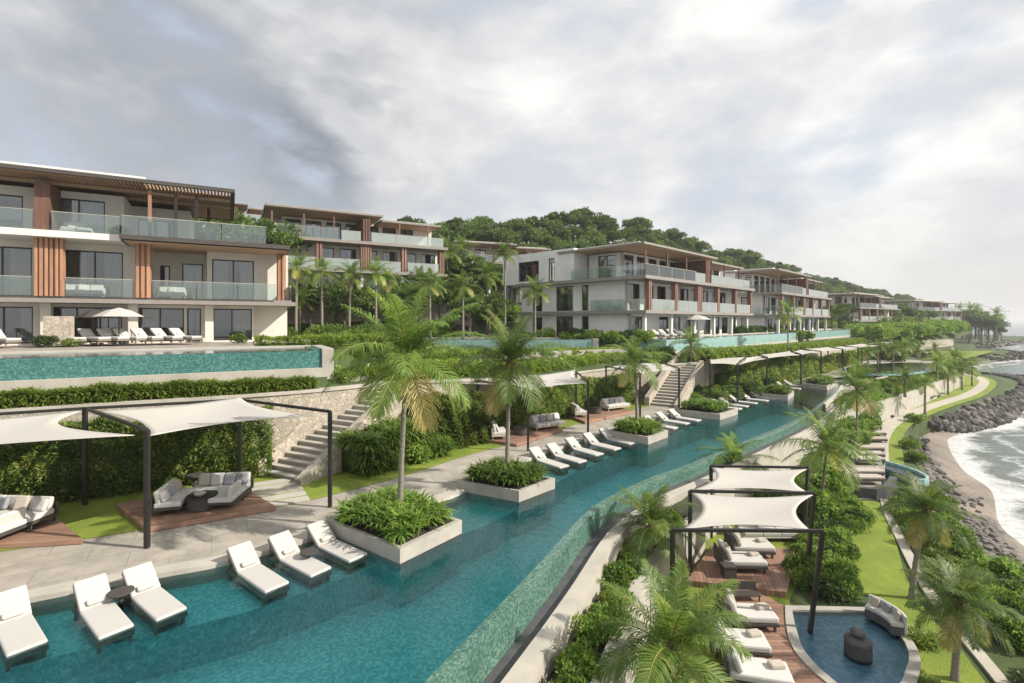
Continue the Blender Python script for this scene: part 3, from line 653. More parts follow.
# planter boxes with shrub beds
def planter(l, f, r, zt, label, blabel, n=60):
    l, f, r = [Vector((p.x, p.y, 0)) for p in (l, f, r)]; b = l + r - f; poly = [l, f, r, b]; c = (l + r) / 2
    inn = [c + (p - c) * .9 for p in poly]
    mb = MB(); ov = [(p.x, p.y) for p in poly]; iv = [(p.x, p.y) for p in inn]
    for k in range(4):
        a, b2, c2, d = ov[k], ov[(k + 1) % 4], iv[(k + 1) % 4], iv[k]; mb.prism([a, b2, c2, d], -.2, zt)
    t = empty('planter_box', (c.x, c.y, 0), 0, label, 'planter', 'square planters along the pool edge')
    mb.v = [(x - c.x, y - c.y, z) for x, y, z in mb.v]; mb.build('box', 'concrete', t, .0)
    MB().prism([((p.x - c.x) * .93, (p.y - c.y) * .93) for p in poly], -1.29, -.203).build('plinth', 'pool_tile', t)
    s = MB().prism([(p.x - c.x, p.y - c.y) for p in inn], zt - .3, zt - .05); s.build('soil', 'soil', t)
    e1 = f - l; e2 = r - f; rng = np.random.default_rng(int(c.x * 10) % 99 + 5); u = rng.uniform(.1, .9, (n, 2))
    C_ = np.array([l.x, l.y, 0]) + u[:, :1] * np.array([e1.x, e1.y, 0]) + u[:, 1:] * np.array([e2.x, e2.y, 0])
    C_[:, 2] = zt - .05 + .22 * np.minimum(1, 4 * np.minimum(np.minimum(u[:, 0], 1 - u[:, 0]), np.minimum(u[:, 1], 1 - u[:, 1]))) + rng.uniform(0, .12, n)
    V, Q, T = blades(C_, 16, .52, .065, rng=rng); org = np.array([c.x, c.y, zt]); o = link('shrub_bed', npmesh('shrub_bed', V - org, Q, T), None, 'hedge_leaf'); o.location = org
    tag(o, blabel, 'planting', 'leafy beds in the square planters'); return c
PL = [((326, 519), (400, 549), (462, 520), 230), ((457, 480), (519, 491), (555, 478), 160), ((608, 430), (648, 437), (668, 430), 130), ((674, 409), (720, 414), (738, 408.5), 120), ((762, 393), (788, 395.5), (794, 391), 90), ((802, 383), (827, 386), (838, 381.5), 90)]
PN = ['nearest', 'second nearest', 'third nearest', 'fourth nearest', 'fifth nearest', 'farthest']
pc = [planter(at(*l, .28), at(*f, .28), at(*r_, .28), .28, f'{w} square concrete planter box standing in the pool edge', f'dense strap leaved plants filling the {w} pool planter', n) for (l, f, r_, n), w in zip(PL, PN)]

# timber platforms
def platform(pts, z0, z1, label, m='decking', rz=None):
    P = [Vector((p.x, p.y)) for p in pts]; c = sum(P, Vector((0, 0))) / len(P); d = P[1] - P[0]; a = math.atan2(d.y, d.x) if rz is None else rz
    R = Matrix.Rotation(-a, 2); t = empty('timber_platform', (c.x, c.y, z0), a, label, 'platform')
    L_ = [R @ (p - c) for p in P]; MB().prism([tuple(p) for p in L_], .0, z1 - z0).build('board_deck', m, t, .01)
    return t
z = .15
platform([at(-70, 548, z), at(83, 539, z), at(52, 514, z), at(-80, 522, z)], .012, z, 'brown timber platform at the left edge under a corner sofa')
platform([at(146, 528, z), at(276, 506, z), at(243, 487, z), at(115, 503.5, z)], .012, z, 'brown timber platform with two sofas under the second shade sail')
platform([at(516.6, 444, z), at(563, 429, z), at(549, 421, z), at(470, 437, z)], .012, z, 'brown timber platform behind the second planter palm, with sofas')
platform([at(585, 421.6, z), at(634, 411, z), at(615, 406, z), at(568.5, 415.6, z)], .012, z, 'brown timber platform near the second staircase, with sofas')

# sofas
def sofa(p, ang, L_, label, arms=(True, True), shell='wicker', pillows=3, depth=.9, name='sofa', back=True, pm=('cushion', 'grey_cushion', 'sand_cushion'), corner=0):
    t = empty(name, p, ang, label, 'sofa'); t.scale = (.9, .9, .9); h = L_ / 2
    mb = MB().box(-h, h, -depth / 2, depth / 2, .17, .24)
    if back: mb.box(-h, h, depth / 2 - .05, depth / 2, .24, .62)
    mb.build('shell', shell, t, .01)
    for x in (-h + .08, h - .08):
        for y in (-depth / 2 + .08, depth / 2 - .08): MB().box(x - .025, x + .025, y - .025, y + .025, 0, .17).build('leg', shell, t)
    n = max(1, round(L_ / .85)); w = (L_ - .12) / n
    for k in range(n):
        x0 = -h + .06 + k * w; MB().box(x0 + .005, x0 + w - .005, -depth / 2 + .01, depth / 2 - .08, .245, .42).build('seat_cushion', 'cushion', t, .04)
        if back: MB().mbox(Matrix.Translation((x0 + w / 2, depth / 2 - .17, .6)) @ Matrix.Rotation(-.18, 4, 'X'), w - .02, .15, .42).build('back_cushion', 'cushion', t, .05)
    if corner:
        s = corner; x0, x1 = (h - .9, h) if s > 0 else (-h, -h + .9)
        MB().box(x0, x1, -depth / 2 - .95, -depth / 2 - .005, .17, .24).build('shell', shell, t, .01)
        MB().box(x0 + .02, x1 - .07, -depth / 2 - .94, -depth / 2 - .01, .245, .42).build('seat_cushion', 'cushion', t, .04)
        xx = (x1 - .17) if s > 0 else x0 + .17
        MB().mbox(Matrix.Translation((xx, -depth / 2 - .45, .58)) @ Matrix.Rotation(.18 * s, 4, 'Y'), .15, .85, .4).build('back_cushion', 'cushion', t, .05)
    for k in range(pillows):
        x = -h + .3 + (L_ - .6) * (k / max(1, pillows - 1)) if pillows > 1 else 0
        MB().mbox(Matrix.Translation((x, depth / 2 - .32, .6)) @ Matrix.Rotation(-.4, 4, 'X') @ Matrix.Rotation(random.uniform(-.3, .3), 4, 'Z') @ Matrix.Rotation(random.uniform(-.15, .15), 4, 'Y'), .42, .14, .38).build('throw_pillow', pm[k % len(pm)], t, .06)
    return t
def coffee(p, r, h, label, m='wicker'):
    t = empty('coffee_table', p, 0, label, 'table'); MB().lathe([(r * .9, 0), (r, .04), (r * .98, h - .05)], 28).build('drum_base', m, t, smooth=False); MB().lathe([(r * 1.03, h - .05), (r * 1.03, h)], 28).build('tabletop', 'dark_metal', t, .005)
    return t
rad = math.radians
p = at(8, 524, .15); sofa((p.x, p.y, .15), rad(-5), 2.6, 'pale corner sofa with grey pillows at the left picture edge', corner=1, pillows=4)
p = at(175, 507, .15); sofa((p.x, p.y, .15), rad(105), 1.7, 'dark backed two seat sofa with pale pillows behind the tall black post')
p = at(222, 497, .15); sofa((p.x, p.y, .15), rad(8), 1.9, 'white corner sofa with blue grey pillows near the stone stairs', corner=1, pillows=4, pm=('sand_cushion', 'cushion', 'grey_cushion', 'grey_cushion'))
p = at(202, 508, .15); coffee((p.x, p.y, .15), .42, .42, 'round drum coffee table in dark wicker between two sofas')
b = top(MB().lathe([(.09, 0), (.17, .07), (.16, .09), (.07, .02)], 16), 'bowl', 'sand_cushion', 'small pale bowl on the round dark coffee table', 'bowl'); b.location = (p.x, p.y - .1, .571)
p = at(192, 492, .15); side_table((p.x - .1, p.y + .3, .15), .3, .5, 'dark round side table behind the drum coffee table')
for (px, py, a, L_, nm, lb) in ((497, 436, 100, 1.5, 'sofa', 'grey sofa left on the timber platform behind the second planter palm'), (545, 427, 5, 2.0, 'sofa', 'pale sofa right on the timber platform behind the second planter palm'), (577, 415, 100, 1.5, 'sofa', 'grey sofa left on the timber platform near the second staircase'), (613, 408.5, 5, 2.0, 'sofa', 'pale sofa right on the timber platform near the second staircase')):
    p = at(px, py, .15); k_ = .25 if a < 50 else .1; sofa((p.x + k_ * .4, p.y - k_, .15), rad(a if a > 50 else 32), L_ * 1.1, lb, shell='sand_cushion', pillows=4)
p = at(521, 434, .15); coffee((p.x, p.y, .15), .4, .38, 'dark coffee table on the platform behind the second planter palm')
p = at(595, 413, .15); coffee((p.x, p.y, .15), .4, .38, 'dark coffee table on the platform near the second staircase')
p = at(735, 397, .012); lounger((p.x - 5, p.y + 1.5, .012), rad(150), 'pale lounge chair half hidden by plants behind the fourth planter', 'garden lounge chairs', protoC)
p = at(725, 397, .012); lounger((p.x - 2.6, p.y + 3, .012), rad(150), 'pale lounge chair farther back in the garden behind the fourth planter', 'garden lounge chairs', protoC)

# shade structures
def frame(posts, beams, label, base0=0.0, w=.11):
    c = posts[0][0]; root = empty('shade_structure', (c[0], c[1], c[2]), 0, label, 'shade structure', 'black steel shade frames'); c = Vector(c)
    for a, b in posts:
        mb = MB(); d = Vector(b) - Vector(a); mb.bar(Vector(a) - c, Vector(b) - c, w); mb.build('post', 'dark_metal', root)
    for a, b in beams: MB().bar(Vector(a) - c, Vector(b) - c, w * .8).build('beam', 'dark_metal', root)
    return root
def sail(c4, label, inward=.1, sag=.25, n=18, cat='shade sail'):
    c4 = [Vector(c) for c in c4]; V = []; org = sum(c4, Vector()) / 4
    for j in range(n + 1):
        for i in range(n + 1):
            u, v = i / n, j / n; uu = .5 + (u - .5) * (1 - 2 * inward * math.sin(PI * v)); vv = .5 + (v - .5) * (1 - 2 * inward * math.sin(PI * u))
            p = c4[0] * (1 - uu) * (1 - vv) + c4[1] * uu * (1 - vv) + c4[2] * uu * vv + c4[3] * (1 - uu) * vv
            p.z -= sag * math.sin(PI * u) * math.sin(PI * v); V.append(tuple(p - org))
    mb = MB(); mb.add(V, [(j * (n + 1) + i, j * (n + 1) + i + 1, (j + 1) * (n + 1) + i + 1, (j + 1) * (n + 1) + i) for j in range(n) for i in range(n)])
    root = empty('shade_sail', org, 0, label, cat, 'pale fabric shade sails')
    o = mb.build('canopy', 'tarp', root, smooth=True); s = o.modifiers.new('t', 'SOLIDIFY'); s.thickness = .012
    return root
def up(p, h, lx=0, ly=0): return (p[0] + lx, p[1] + ly, p[2] + h)
A, B, C0, D = at(85, 505, 0), at(147, 548, 0), atd(240, 18.7), at(330, 507, 0)
tA, tB, tC, tD = up(A, 3.15), up(B, 3.12), up(C0, 3.05), up(D, 3.08)
A2 = Vector((A.x - 8.5, A.y - 4.6, 0)); tA2 = up(A2, 3.15)
frame([(A, tA), (B, tB), (A2, tA2)], [(tA, tB), (tA2, tA)], 'tall black steel frame at the left with its front post on the paving')
frame([(C0, tC), (D, tD)], [(tC, tD), (tA, tC)], 'black steel frame in front of the stone stairs, with its front post beside the lawn')
P_ = lambda x, y, z: at(x, y, z)
B2 = Vector((B.x - 7.6, B.y - 4.2, 3.0))
sail([(A.x - 7.8, A.y - 4.3, 3.0), (A.x, A.y, 3.08), (B.x - .35, B.y + .1, 2.95), (B.x - 7.0, B.y - 3.6, 2.9)], 'large cream shade sail at the left edge over the corner sofa', .13, .3)
sail([(A.x + .3, A.y + .05, 3.05), (C0.x, C0.y, 3.15), (D.x - .55, D.y - .1, 2.95), (B.x + .05, B.y, 2.95)], 'large cream shade sail between four black posts over the two sofas', .1, .25)
# mid frames
def pair(f, b, h): return (f, up(f, h)), (b, up(b, h))
def deckframe(pf, pb, pf2, pb2, h, label, slabel, inward=.1):
    h = min(h, 2.85)
    f1, b1, f2, b2 = [Vector((p.x, p.y, 0)) for p in (pf, pb, pf2, pb2)]
    frame([(f1, up(f1, h)), (b1, up(b1, h)), (f2, up(f2, h)), (b2, up(b2, h))], [(up(f1, h), up(b1, h)), (up(f2, h), up(b2, h))], label, w=.1)
    if slabel: sail([up(b1, h - .05), up(b2, h + (.12 if pf.y < 30 else -.02)), up(f2, h - .1), up(f1, h - .05)], slabel, inward, .15 if pf.y < 30 else .06)
deckframe(at(528, 451, 0), atd(478, 26.5), at(588, 436, 0), atd(576, 31), 2.85, 'black frame over the sofas behind the second planter palm', 'peaked cream sail over the sofas behind the second planter palm')
deckframe(at(640, 421, 0), atd(606, 35), at(679, 411, 0), atd(655, 40), 2.9, 'black frame left of the second staircase', 'cream shade sail left of the second staircase')
deckframe(at(709.8, 401, 0), atd(703, 43.5), at(737.5, 403, 0), atd(746, 44), 3.1, 'black frame between the staircase and fourth planter loungers', 'flat cream sail above the garden behind the fourth planter')
deckframe(at(767, 391, 0), atd(758, 47), at(801, 384, 0), atd(790, 53), 3.1, 'black frame beside the fifth planter', 'flat cream sail beyond the fifth planter')
deckframe(atd(821, 52), atd(800, 57), atd(843, 56), atd(828, 61), 3.1, 'black frame at the far bend of the main pool', 'flat cream sail at the far bend of the main pool')
deckframe(atd(858, 60), atd(842, 64), atd(880, 65), atd(862, 70), 3.1, 'farthest black frame beside the pale second pool', 'farthest cream sail beside the pale second pool')
def bridge(a, b, c_, d, label): sail([up(Vector((p.x, p.y, 0)), 2.76) for p in (a, b, c_, d)], label, .12, .1)
bridge(atd(746, 44), atd(758, 47), at(767, 391, 0), at(737.5, 403, 0), 'long flat cream sail bridging the frames between the fourth and fifth planters')
bridge(atd(790, 53), atd(800, 57), atd(821, 52), at(801, 384, 0), 'long flat cream sail bridging the frames near the far bend')
bridge(atd(828, 61), atd(842, 64), atd(858, 60), atd(843, 56), 'long flat cream sail bridging the last two frames')
bridge(atd(446, 26), atd(500, 31), atd(574, 30.5), Vector(at(528, 451, 0)) + Vector((-.1, .1, 0)), 'low cream sail left of the peaked sail behind the second planter palm')
# right pavilion
zt = .1
fl, fr_ = at(672.5, 530, zt), at(822.5, 531, zt); ml, mr = at(690, 491, zt), at(814, 493, zt); bl, br_ = at(711, 466, zt), at(808, 467.5, zt)
frb = at(809.5, 636, -2.9); mrb = at(807, 573, LOW); brb = at(804.5, 542, LOW)
frame([(Vector((fl.x, fl.y, LOW)), fl), (frb, fr_)], [(fl, fr_)], 'front black frame of the sail pavilion, one leaning post standing in the round pool')
frame([(Vector((ml.x, ml.y, LOW)), ml), (mrb, mr)], [(ml, mr)], 'middle black frame of the sail pavilion between two sails')
frame([(Vector((bl.x, bl.y, LOW)), bl), (brb, br_)], [(bl, br_)], 'rear black frame of the sail pavilion next to the shrubs')
dn = Vector((0, 0, -.06))
sail([ml + dn, mr + dn, fr_ + dn + Vector((-.25, .15, 0)), fl + dn + Vector((.3, .15, 0))], 'front cream sail of the pavilion above the daybed platform', .13, .12)
sail([bl + dn, br_ + dn, mr + dn + Vector((-.1, .2, 0)), ml + dn + Vector((.1, .2, 0))], 'rear cream sail of the pavilion, farther from the camera', .13, .12)

# ------------------------------------------------------------------ stairs
def stairs(b0, t0, wd, rise, n, label):
    b0 = Vector(b0); d = Vector(t0) - b0; run = d.length; a = math.atan2(d.y, d.x); root = empty('staircase', (b0.x, b0.y, 0), a, label, 'stairs')
    mb = MB()
    for k in range(n): mb.box(k * run / n, run + .4, -wd / 2, wd / 2, k * rise / n if k == 0 else k * rise / n + .0, (k + 1) * rise / n - .05)
    # solid steps
    mb = MB()
    for k in range(n): mb.box(k * run / n, (k + 1) * run / n, -wd / 2, wd / 2, 0, (k + 1) * rise / n - .06)
    mb.build('step_body', 'concrete', root)
    tr = MB()
    for k in range(n): tr.box(k * run / n - .04, (k + 1) * run / n - .005, -wd / 2 + .01, wd / 2 - .01, (k + 1) * rise / n - .058, (k + 1) * rise / n)
    tr.build('treads', 'pale_concrete', root)
    for s in (-1, 1):
        y0, y1 = (wd / 2 + .005, wd / 2 + .35) if s > 0 else (-wd / 2 - .35, -wd / 2 - .005); ex = .8 if s > 0 else .3
        v = [(-.3, y0, 0), (run + .3, y0, 0), (run + .3, y0, rise + ex), (-.3, y0, ex * .75)]; v += [(x, y1, z) for x, y, z in v]
        MB().add(v, [(0, 1, 2, 3), (7, 6, 5, 4), (0, 4, 5, 1), (1, 5, 6, 2), (2, 6, 7, 3), (3, 7, 4, 0)]).build('side_wall', 'stone_wall', root)
    return root
stairs((-8.7, 19.0, 0), (-6.2, 24.0, 0), 1.95, 3.1, 18, 'concrete staircase between rubble stone walls left of the first palm')
stairs((10.6, 35.2, 0), (14.4, 41.0, 0), 1.7, 2.5, 15, 'far staircase climbing the retaining wall right of the third palm')
for k in range(4):
    a = at(268 + k * 14, 482 + k * 4, .02); b = Vector((.75, -.8, 0)).normalized()
# stepping slabs across the lawn
sl = empty('stepping_path', (-8.0, 17.4, .012), 0, 'row of grey stepping slabs crossing the lawn to the stairs', 'path')
for k in range(5):
    c = Vector((-8.9 + .33 * k, 18.5 - .52 * k, 0)) - Vector((-8.0, 17.4, 0)); q = Matrix.Translation((c.x, c.y, .02)) @ Matrix.Rotation(rad(31), 4, 'Z')
    MB().mbox(q, 1.7, .44, .04).build('slab', 'pale_concrete', sl)

# ------------------------------------------------------------------ villa pools
def villa_pool(a, b, wd, zc, hgt, label, m='villa_tile', bh=.5, wm='villa_water', endm=None):
    a = Vector(a); b = Vector(b); d = b - a; L_ = d.length; ang = math.atan2(d.y, d.x); root = empty('infinity_pool', (a.x, a.y, zc - hgt), ang, label, 'pool', 'raised villa pools')
    MB().box(0, L_, 0, .25, 0, hgt - .02).box(0, .25, .25, wd, 0, hgt + .03).box(L_ - .3, L_, .25, wd, 0, hgt + .03).build('basin_wall', m, root)
    MB().box(.25, L_ - .3, .25, wd, .0, .2).build('basin_floor', m, root)
    MB().box(.25, L_ - .3, .24, wd, hgt - .03, hgt - .012).build('water', wm, root)
    MB().box(-.1, L_ + .5, -.12, .3, -bh, -.003).build('base_course', 'pale_concrete', root, .01)
    MB().box(L_ + .003, L_ + .5, -.1, wd, 0, hgt + .08).build('end_pier', 'concrete', root, .01)
    MB().box(.0, L_, wd + .003, wd + .5, hgt - .3, hgt + .06).build('coping', 'pale_concrete', root)
    return root
villa_pool((-32, 9.7, 0), (-8.6, 22.6, 0), 3.6, 4.68, .78, 'long raised teal pool in front of the large left villa', bh=.55)
villa_pool((-7.5, 43.3, 0), (7.0, 43.3, 0), 3.0, 4.4, 1.0, 'pale teal raised pool below the white side of the central villa', 'pale_tile')
villa_pool((13.1, 42.5, 0), (38.4, 67.6, 0), 2.6, 4.4, 1.0, 'pale teal raised pool in front of the central villa balconies', 'pale_tile')
villa_pool((41.3, 71, 0), (62, 92, 0), 2.6, 4.4, 1.0, 'pale teal raised pool in front of the fourth villa', 'pale_tile')
villa_pool((66, 97, 0), (96, 122, 0), 2.6, 4.2, 1.0, 'farthest raised pool before the distant villas', 'pale_tile')
# second lagoon pool beyond the main pool (pale, reflecting the sky)
lg = [atd(845, 56), atd(862, 54.5), atd(905, 55), atd(934, 60), atd(930, 68), atd(895, 69), atd(850, 63)]
lgc = smooth(lg + [lg[0]], 1.0); cc = sum(lg, Vector()) / len(lg)
lr = empty('second_pool', (cc.x, cc.y, 0), 0, 'pale second pool mirroring the sky beyond the main pool', 'pool')
MB().prism([(p.x - cc.x, p.y - cc.y) for p in lgc[:-1]], .02, .25).build('basin', 'pale_tile', lr)
MB().prism([((p.x - cc.x) * .97, (p.y - cc.y) * .97) for p in lgc[:-1]], .255, .27).build('water', 'villa_water', lr)

# ------------------------------------------------------------------ villas
def window(root, p0, p1, a, b, za, zb, n_, curtain=True, inset=.12, mull=1.15, rnd=random):
    # p0->p1 wall axis in local coords, n_ = outward normal
    d = (p1 - p0).normalized(); A_ = p0 + d * a - n_ * inset; W = b - a; Hh = zb - za
    ang = math.atan2(d.y, d.x); w = bpy.data.objects.new('window', None)
    mb = MB(); t = .075
    mb.box(0, W, -.03, .03, 0, t).box(0, W, -.03, .03, Hh - t, Hh).box(0, t, -.03, .03, t, Hh - t).box(W - t, W, -.03, .03, t, Hh - t)
    k = max(1, round(W / mull))
    for i in range(1, k): mb.box(W * i / k - .04, W * i / k + .04, -.03, .03, t, Hh - t)
    f = mb.build('window', 'frame_metal', root); f.location = (A_.x, A_.y, za); f.rotation_euler = (0, 0, ang)
    MB().box(t, W - t, -.006, .006, t, Hh - t).build('pane', 'window_glass', f)
    if curtain:
        for side in (0, 1):
            cw = W * rnd.uniform(.25, .48)
            if rnd.random() < .25: continue
            x0, x1 = (.05, cw) if side == 0 else (W - cw, W - .05); m_ = max(4, int((x1 - x0) / .07)); V = []; sgn = 1
            for i in range(m_ + 1):
                x = x0 + (x1 - x0) * i / m_; y = .22 + .05 * (i % 2); V += [(x, y, .03), (x, y, Hh - .03)]
            MB().add(V, [(2 * i, 2 * i + 2, 2 * i + 3, 2 * i + 1) for i in range(m_)]).build('curtain', 'curtain', f)
    return f
def wallrun(root, mb, p0, p1, z0, z1, ops, th=.25, curtain=True, rnd=random):
    """adds wall pieces between openings [(a,b,za,zb)]; outward side is to the right of p0->p1"""
    p0 = Vector(p0); p1 = Vector(p1); d = (p1 - p0); L_ = d.length; d = d / L_; n_ = Vector((d.y, -d.x, 0))
    def seg(a, b, za, zb):
        if b - a < .01 or zb - za < .01: return
        c = p0 + d * ((a + b) / 2) - n_ * th / 2; mb.mbox(Matrix.Translation((c.x, c.y, (za + zb) / 2)) @ Matrix.Rotation(math.atan2(d.y, d.x), 4, 'Z'), b - a, th, zb - za)
    x = 0
    for a, b, za, zb in sorted(ops):
        a = max(a, 0); b = min(b, L_)
        if b <= a: continue
        seg(x, a, z0, z1); seg(a, b, z0, z0 + za); seg(a, b, z0 + zb, z1); x = b
        window(root, p0, p1, a, b, z0 + za, z0 + zb, n_, curtain, rnd=rnd)
    seg(x, L_, z0, z1)
def rail(root, pts, z, h=1.0, m='rail_glass', off=.04):
    for i in range(len(pts) - 1):
        a = Vector((*pts[i], z)); b = Vector((*pts[i + 1], z)); d = b - a; n = max(1, round(d.length / 2.4))
        for k in range(n):
            p = a + d * (k / n) + d.normalized() * .02; q = a + d * ((k + 1) / n) - d.normalized() * .02
            mb = MB(); mb.bar(p + Vector((0, 0, h / 2)), q + Vector((0, 0, h / 2)), .02, h); mb.build('glass_balustrade', m, root)
        MB().bar(a + Vector((0, 0, h + .02)), b + Vector((0, 0, h + .02)), .035, .03).build('handrail', 'pale_concrete', root)
def fins(root, x0, x1, y0, y1, z0, z1, m='timber', solid=True, sp=.22):
    n = max(2, int((x1 - x0) / sp)); w = (x1 - x0) / n
    mb = MB()
    for k in range(n): mb.box(x0 + k * w + w * .2, x0 + k * w + w * .8, y0, y0 + .12, z0, z1)
    if solid: mb.box(x0, x1, y0 + .123, y1, z0, z1)
    mb.build('timber_screen', m, root)
def ceiling_slats(root, x0, x1, y0, y1, z, m='soffit', sp=.45):
    mb = MB(); x = x0
    while x < x1: mb.box(x, x + .1, y0, y1, z - .12, z); x += sp
    mb.build('pergola_slats', m, root)

def villa_generic(O, ang, L_, W, lv, label, wall='cool_wall', seed=1, bays=4, detail=2, stair=True):
    rnd = random.Random(seed); root = empty('villa', (O[0], O[1], lv[0]), ang, label, 'villa', 'white villas along the shore'); z = [l - lv[0] for l in lv]
    # slabs
    MB().box(-.6, L_ + .3, -2.0, W, z[1] - .3, z[1] - .0).build('floor_slab', 'fascia', root)
    MB().box(-1.0, L_ + .3, -2.2, W, z[2] - .3, z[2]).build('floor_slab', 'fascia', root)
    # ground and first floor shells
    for i in (0, 1):
        z0, z1 = z[i] + (.003 if i else -.3), z[i + 1] - .303; hh = z1 - max(z0, 0); mb = MB(); b0 = max(z0, 0) - z0; bw = L_ / (bays * 2); ops = []
        for k in range(bays * 2):
            if k % 2 == 0 or rnd.random() < .8: ops.append((k * bw + bw * rnd.uniform(.1, .16), (k + 1) * bw - bw * .12, b0 + .05, b0 + hh - .25))
        yb = 0 if i == 0 else .3
        wallrun(root, mb, (0, yb, 0), (L_, yb, 0), z0, z1, ops, rnd=rnd)
        wallrun(root, mb, (0, W, 0), (0, yb, 0), z0, z1, [(W * .12, W * .22, b0 + .05, b0 + hh - .3), (W * .36, W * .52, b0 + .05, b0 + hh - .2), (W * .60, W * .66, b0 + .05, b0 + hh - .2)] if W > 9 else [(W * .62, W * .72, b0 + .05, b0 + hh - .2)], rnd=rnd)
        mb.box(L_ - .25, L_, yb + .01, W, z0, z1).box(.26, L_ - .26, W - .25, W - .01, z0, z1); mb.build('wall', wall, root)
        mi = MB().box(.3, L_ - .3, 4.2, 4.35, z0, z1); 
        for k in range(1, bays): mi.box(L_ * k / bays - .08, L_ * k / bays + .08, yb + .6, 4.19, z0, z1)
        mi.build('inner_wall', 'interior', root)
    # pilaster screens and columns on the balcony line
    for k in range(bays + 1):
        x = k * (L_ - .6) / bays
        fins(root, x, x + .6 + (.5 if k == bays // 2 else 0), -1.95, -1.5, z[1] + .003, z[2] - .303, 'brown_timber', True, .2)
        if k < bays:
            x1 = (k + 1) * (L_ - .6) / bays; rail(root, [(x + .66 + (.5 if k == bays // 2 else 0), -1.9), (x1 - .05, -1.9)], z[1] + .01, 1.0, 'pale_rail_glass')
        MB().box(x + .1, x + .4, -1.5, -1.2, 0, z[1] - .303).build('column', 'white_wall', root)
    rail(root, [(-.5, W * .3), (-.5, -1.9)], z[1] + .01, 1.0)
    # top floor set back on a terrace
    y2 = 2.2; xs = W * .16; z0, z1 = z[2] + .003, z[3] - .353; hh = z1 - z0; mb = MB(); ops = []; bw = (L_ - xs) / (bays * 2)
    for k in range(bays * 2):
        if rnd.random() < .85: ops.append((k * bw + bw * .12, (k + 1) * bw - bw * .12, .05, hh - .2))
    wallrun(root, mb, (xs, y2, 0), (L_, y2, 0), z0, z1, ops, rnd=rnd)
    wallrun(root, mb, (xs, W * .45, 0), (xs, y2, 0), z0, z1, [(W * .08, W * .08 + 2.2, .05, hh - .2)], rnd=rnd)
    mb.box(L_ - .25, L_, y2 + .01, W, z0, z1).box(xs + .3, L_ - .26, W - .25, W - .01, z0, z1); mb.build('wall', wall, root)
    MB().box(xs + .3, L_ - .3, y2 + 3.8, y2 + 3.95, z0, z1).build('inner_wall', 'interior', root)
    # tall white side block rising above the roof
    mb = MB(); wallrun(root, mb, (-.02, W + 3, 0), (-.02, W * .47, 0), z0, z[3] + .25, [(W * .18, W * .40, .3, hh - .3), (W * .5, W * .56, .1, hh - .2)], rnd=rnd)
    mb.box(.24, xs + 3, W * .47, W * .47 + .25, z0, z[3] + .25).box(.24, xs + 3, W + 2.75, W + 3, z0, z[3] + .25).box(.24, xs + 3, W * .47 + .25, W + 2.75, z[3] + .0, z[3] + .2); mb.build('side_block', 'white_wall' if wall != 'cool_wall' else wall, root)
    rail(root, [(-.9, W * .45), (-.9, -2.1), (L_ * .36, -2.1)], z[2] + .01); rail(root, [(L_ * .38, -1.6), (L_ * .49, -1.6)], z[2] + .01, m='pale_rail_glass'); rail(root, [(L_ * .55, -1.6), (L_ * .70, -1.6), (L_, -1.6)], z[2] + .01, m='pale_rail_glass')
    # roof in two steps, thin with timber soffit
    for (xa, xb, ya, zz) in ((-.2, L_ * .62, -1.6, z[3]), (L_ * .62 + .01, L_ * 1.0, -.9, z[3] - .35)):
        MB().box(xa, xb, ya, W * .62, zz - .2, zz - .0).build('roof', 'fascia', root)
        MB().box(xa + .15, xb - .15, ya + .15, W * .6, zz - .25, zz - .203).build('roof_soffit', 'soffit', root)
        MB().box(xa + .8, xb - .4, ya + 1.0, W * .6, zz + .003, zz + .22).build('roof_parapet', 'white_wall', root)
    fins(root, L_ * .50, L_ * .545, -1.55, y2 - .02, z[2] + .003, z[3] - .56, 'dark_timber', True, .2)
    for fx in (.02, .18, .34, .72, .9): MB().box(L_ * fx, L_ * fx + .14, -1.3, -1.16, z[2] + .003, z[3] - .6).build('roof_post', 'dark_timber', root)
    return root

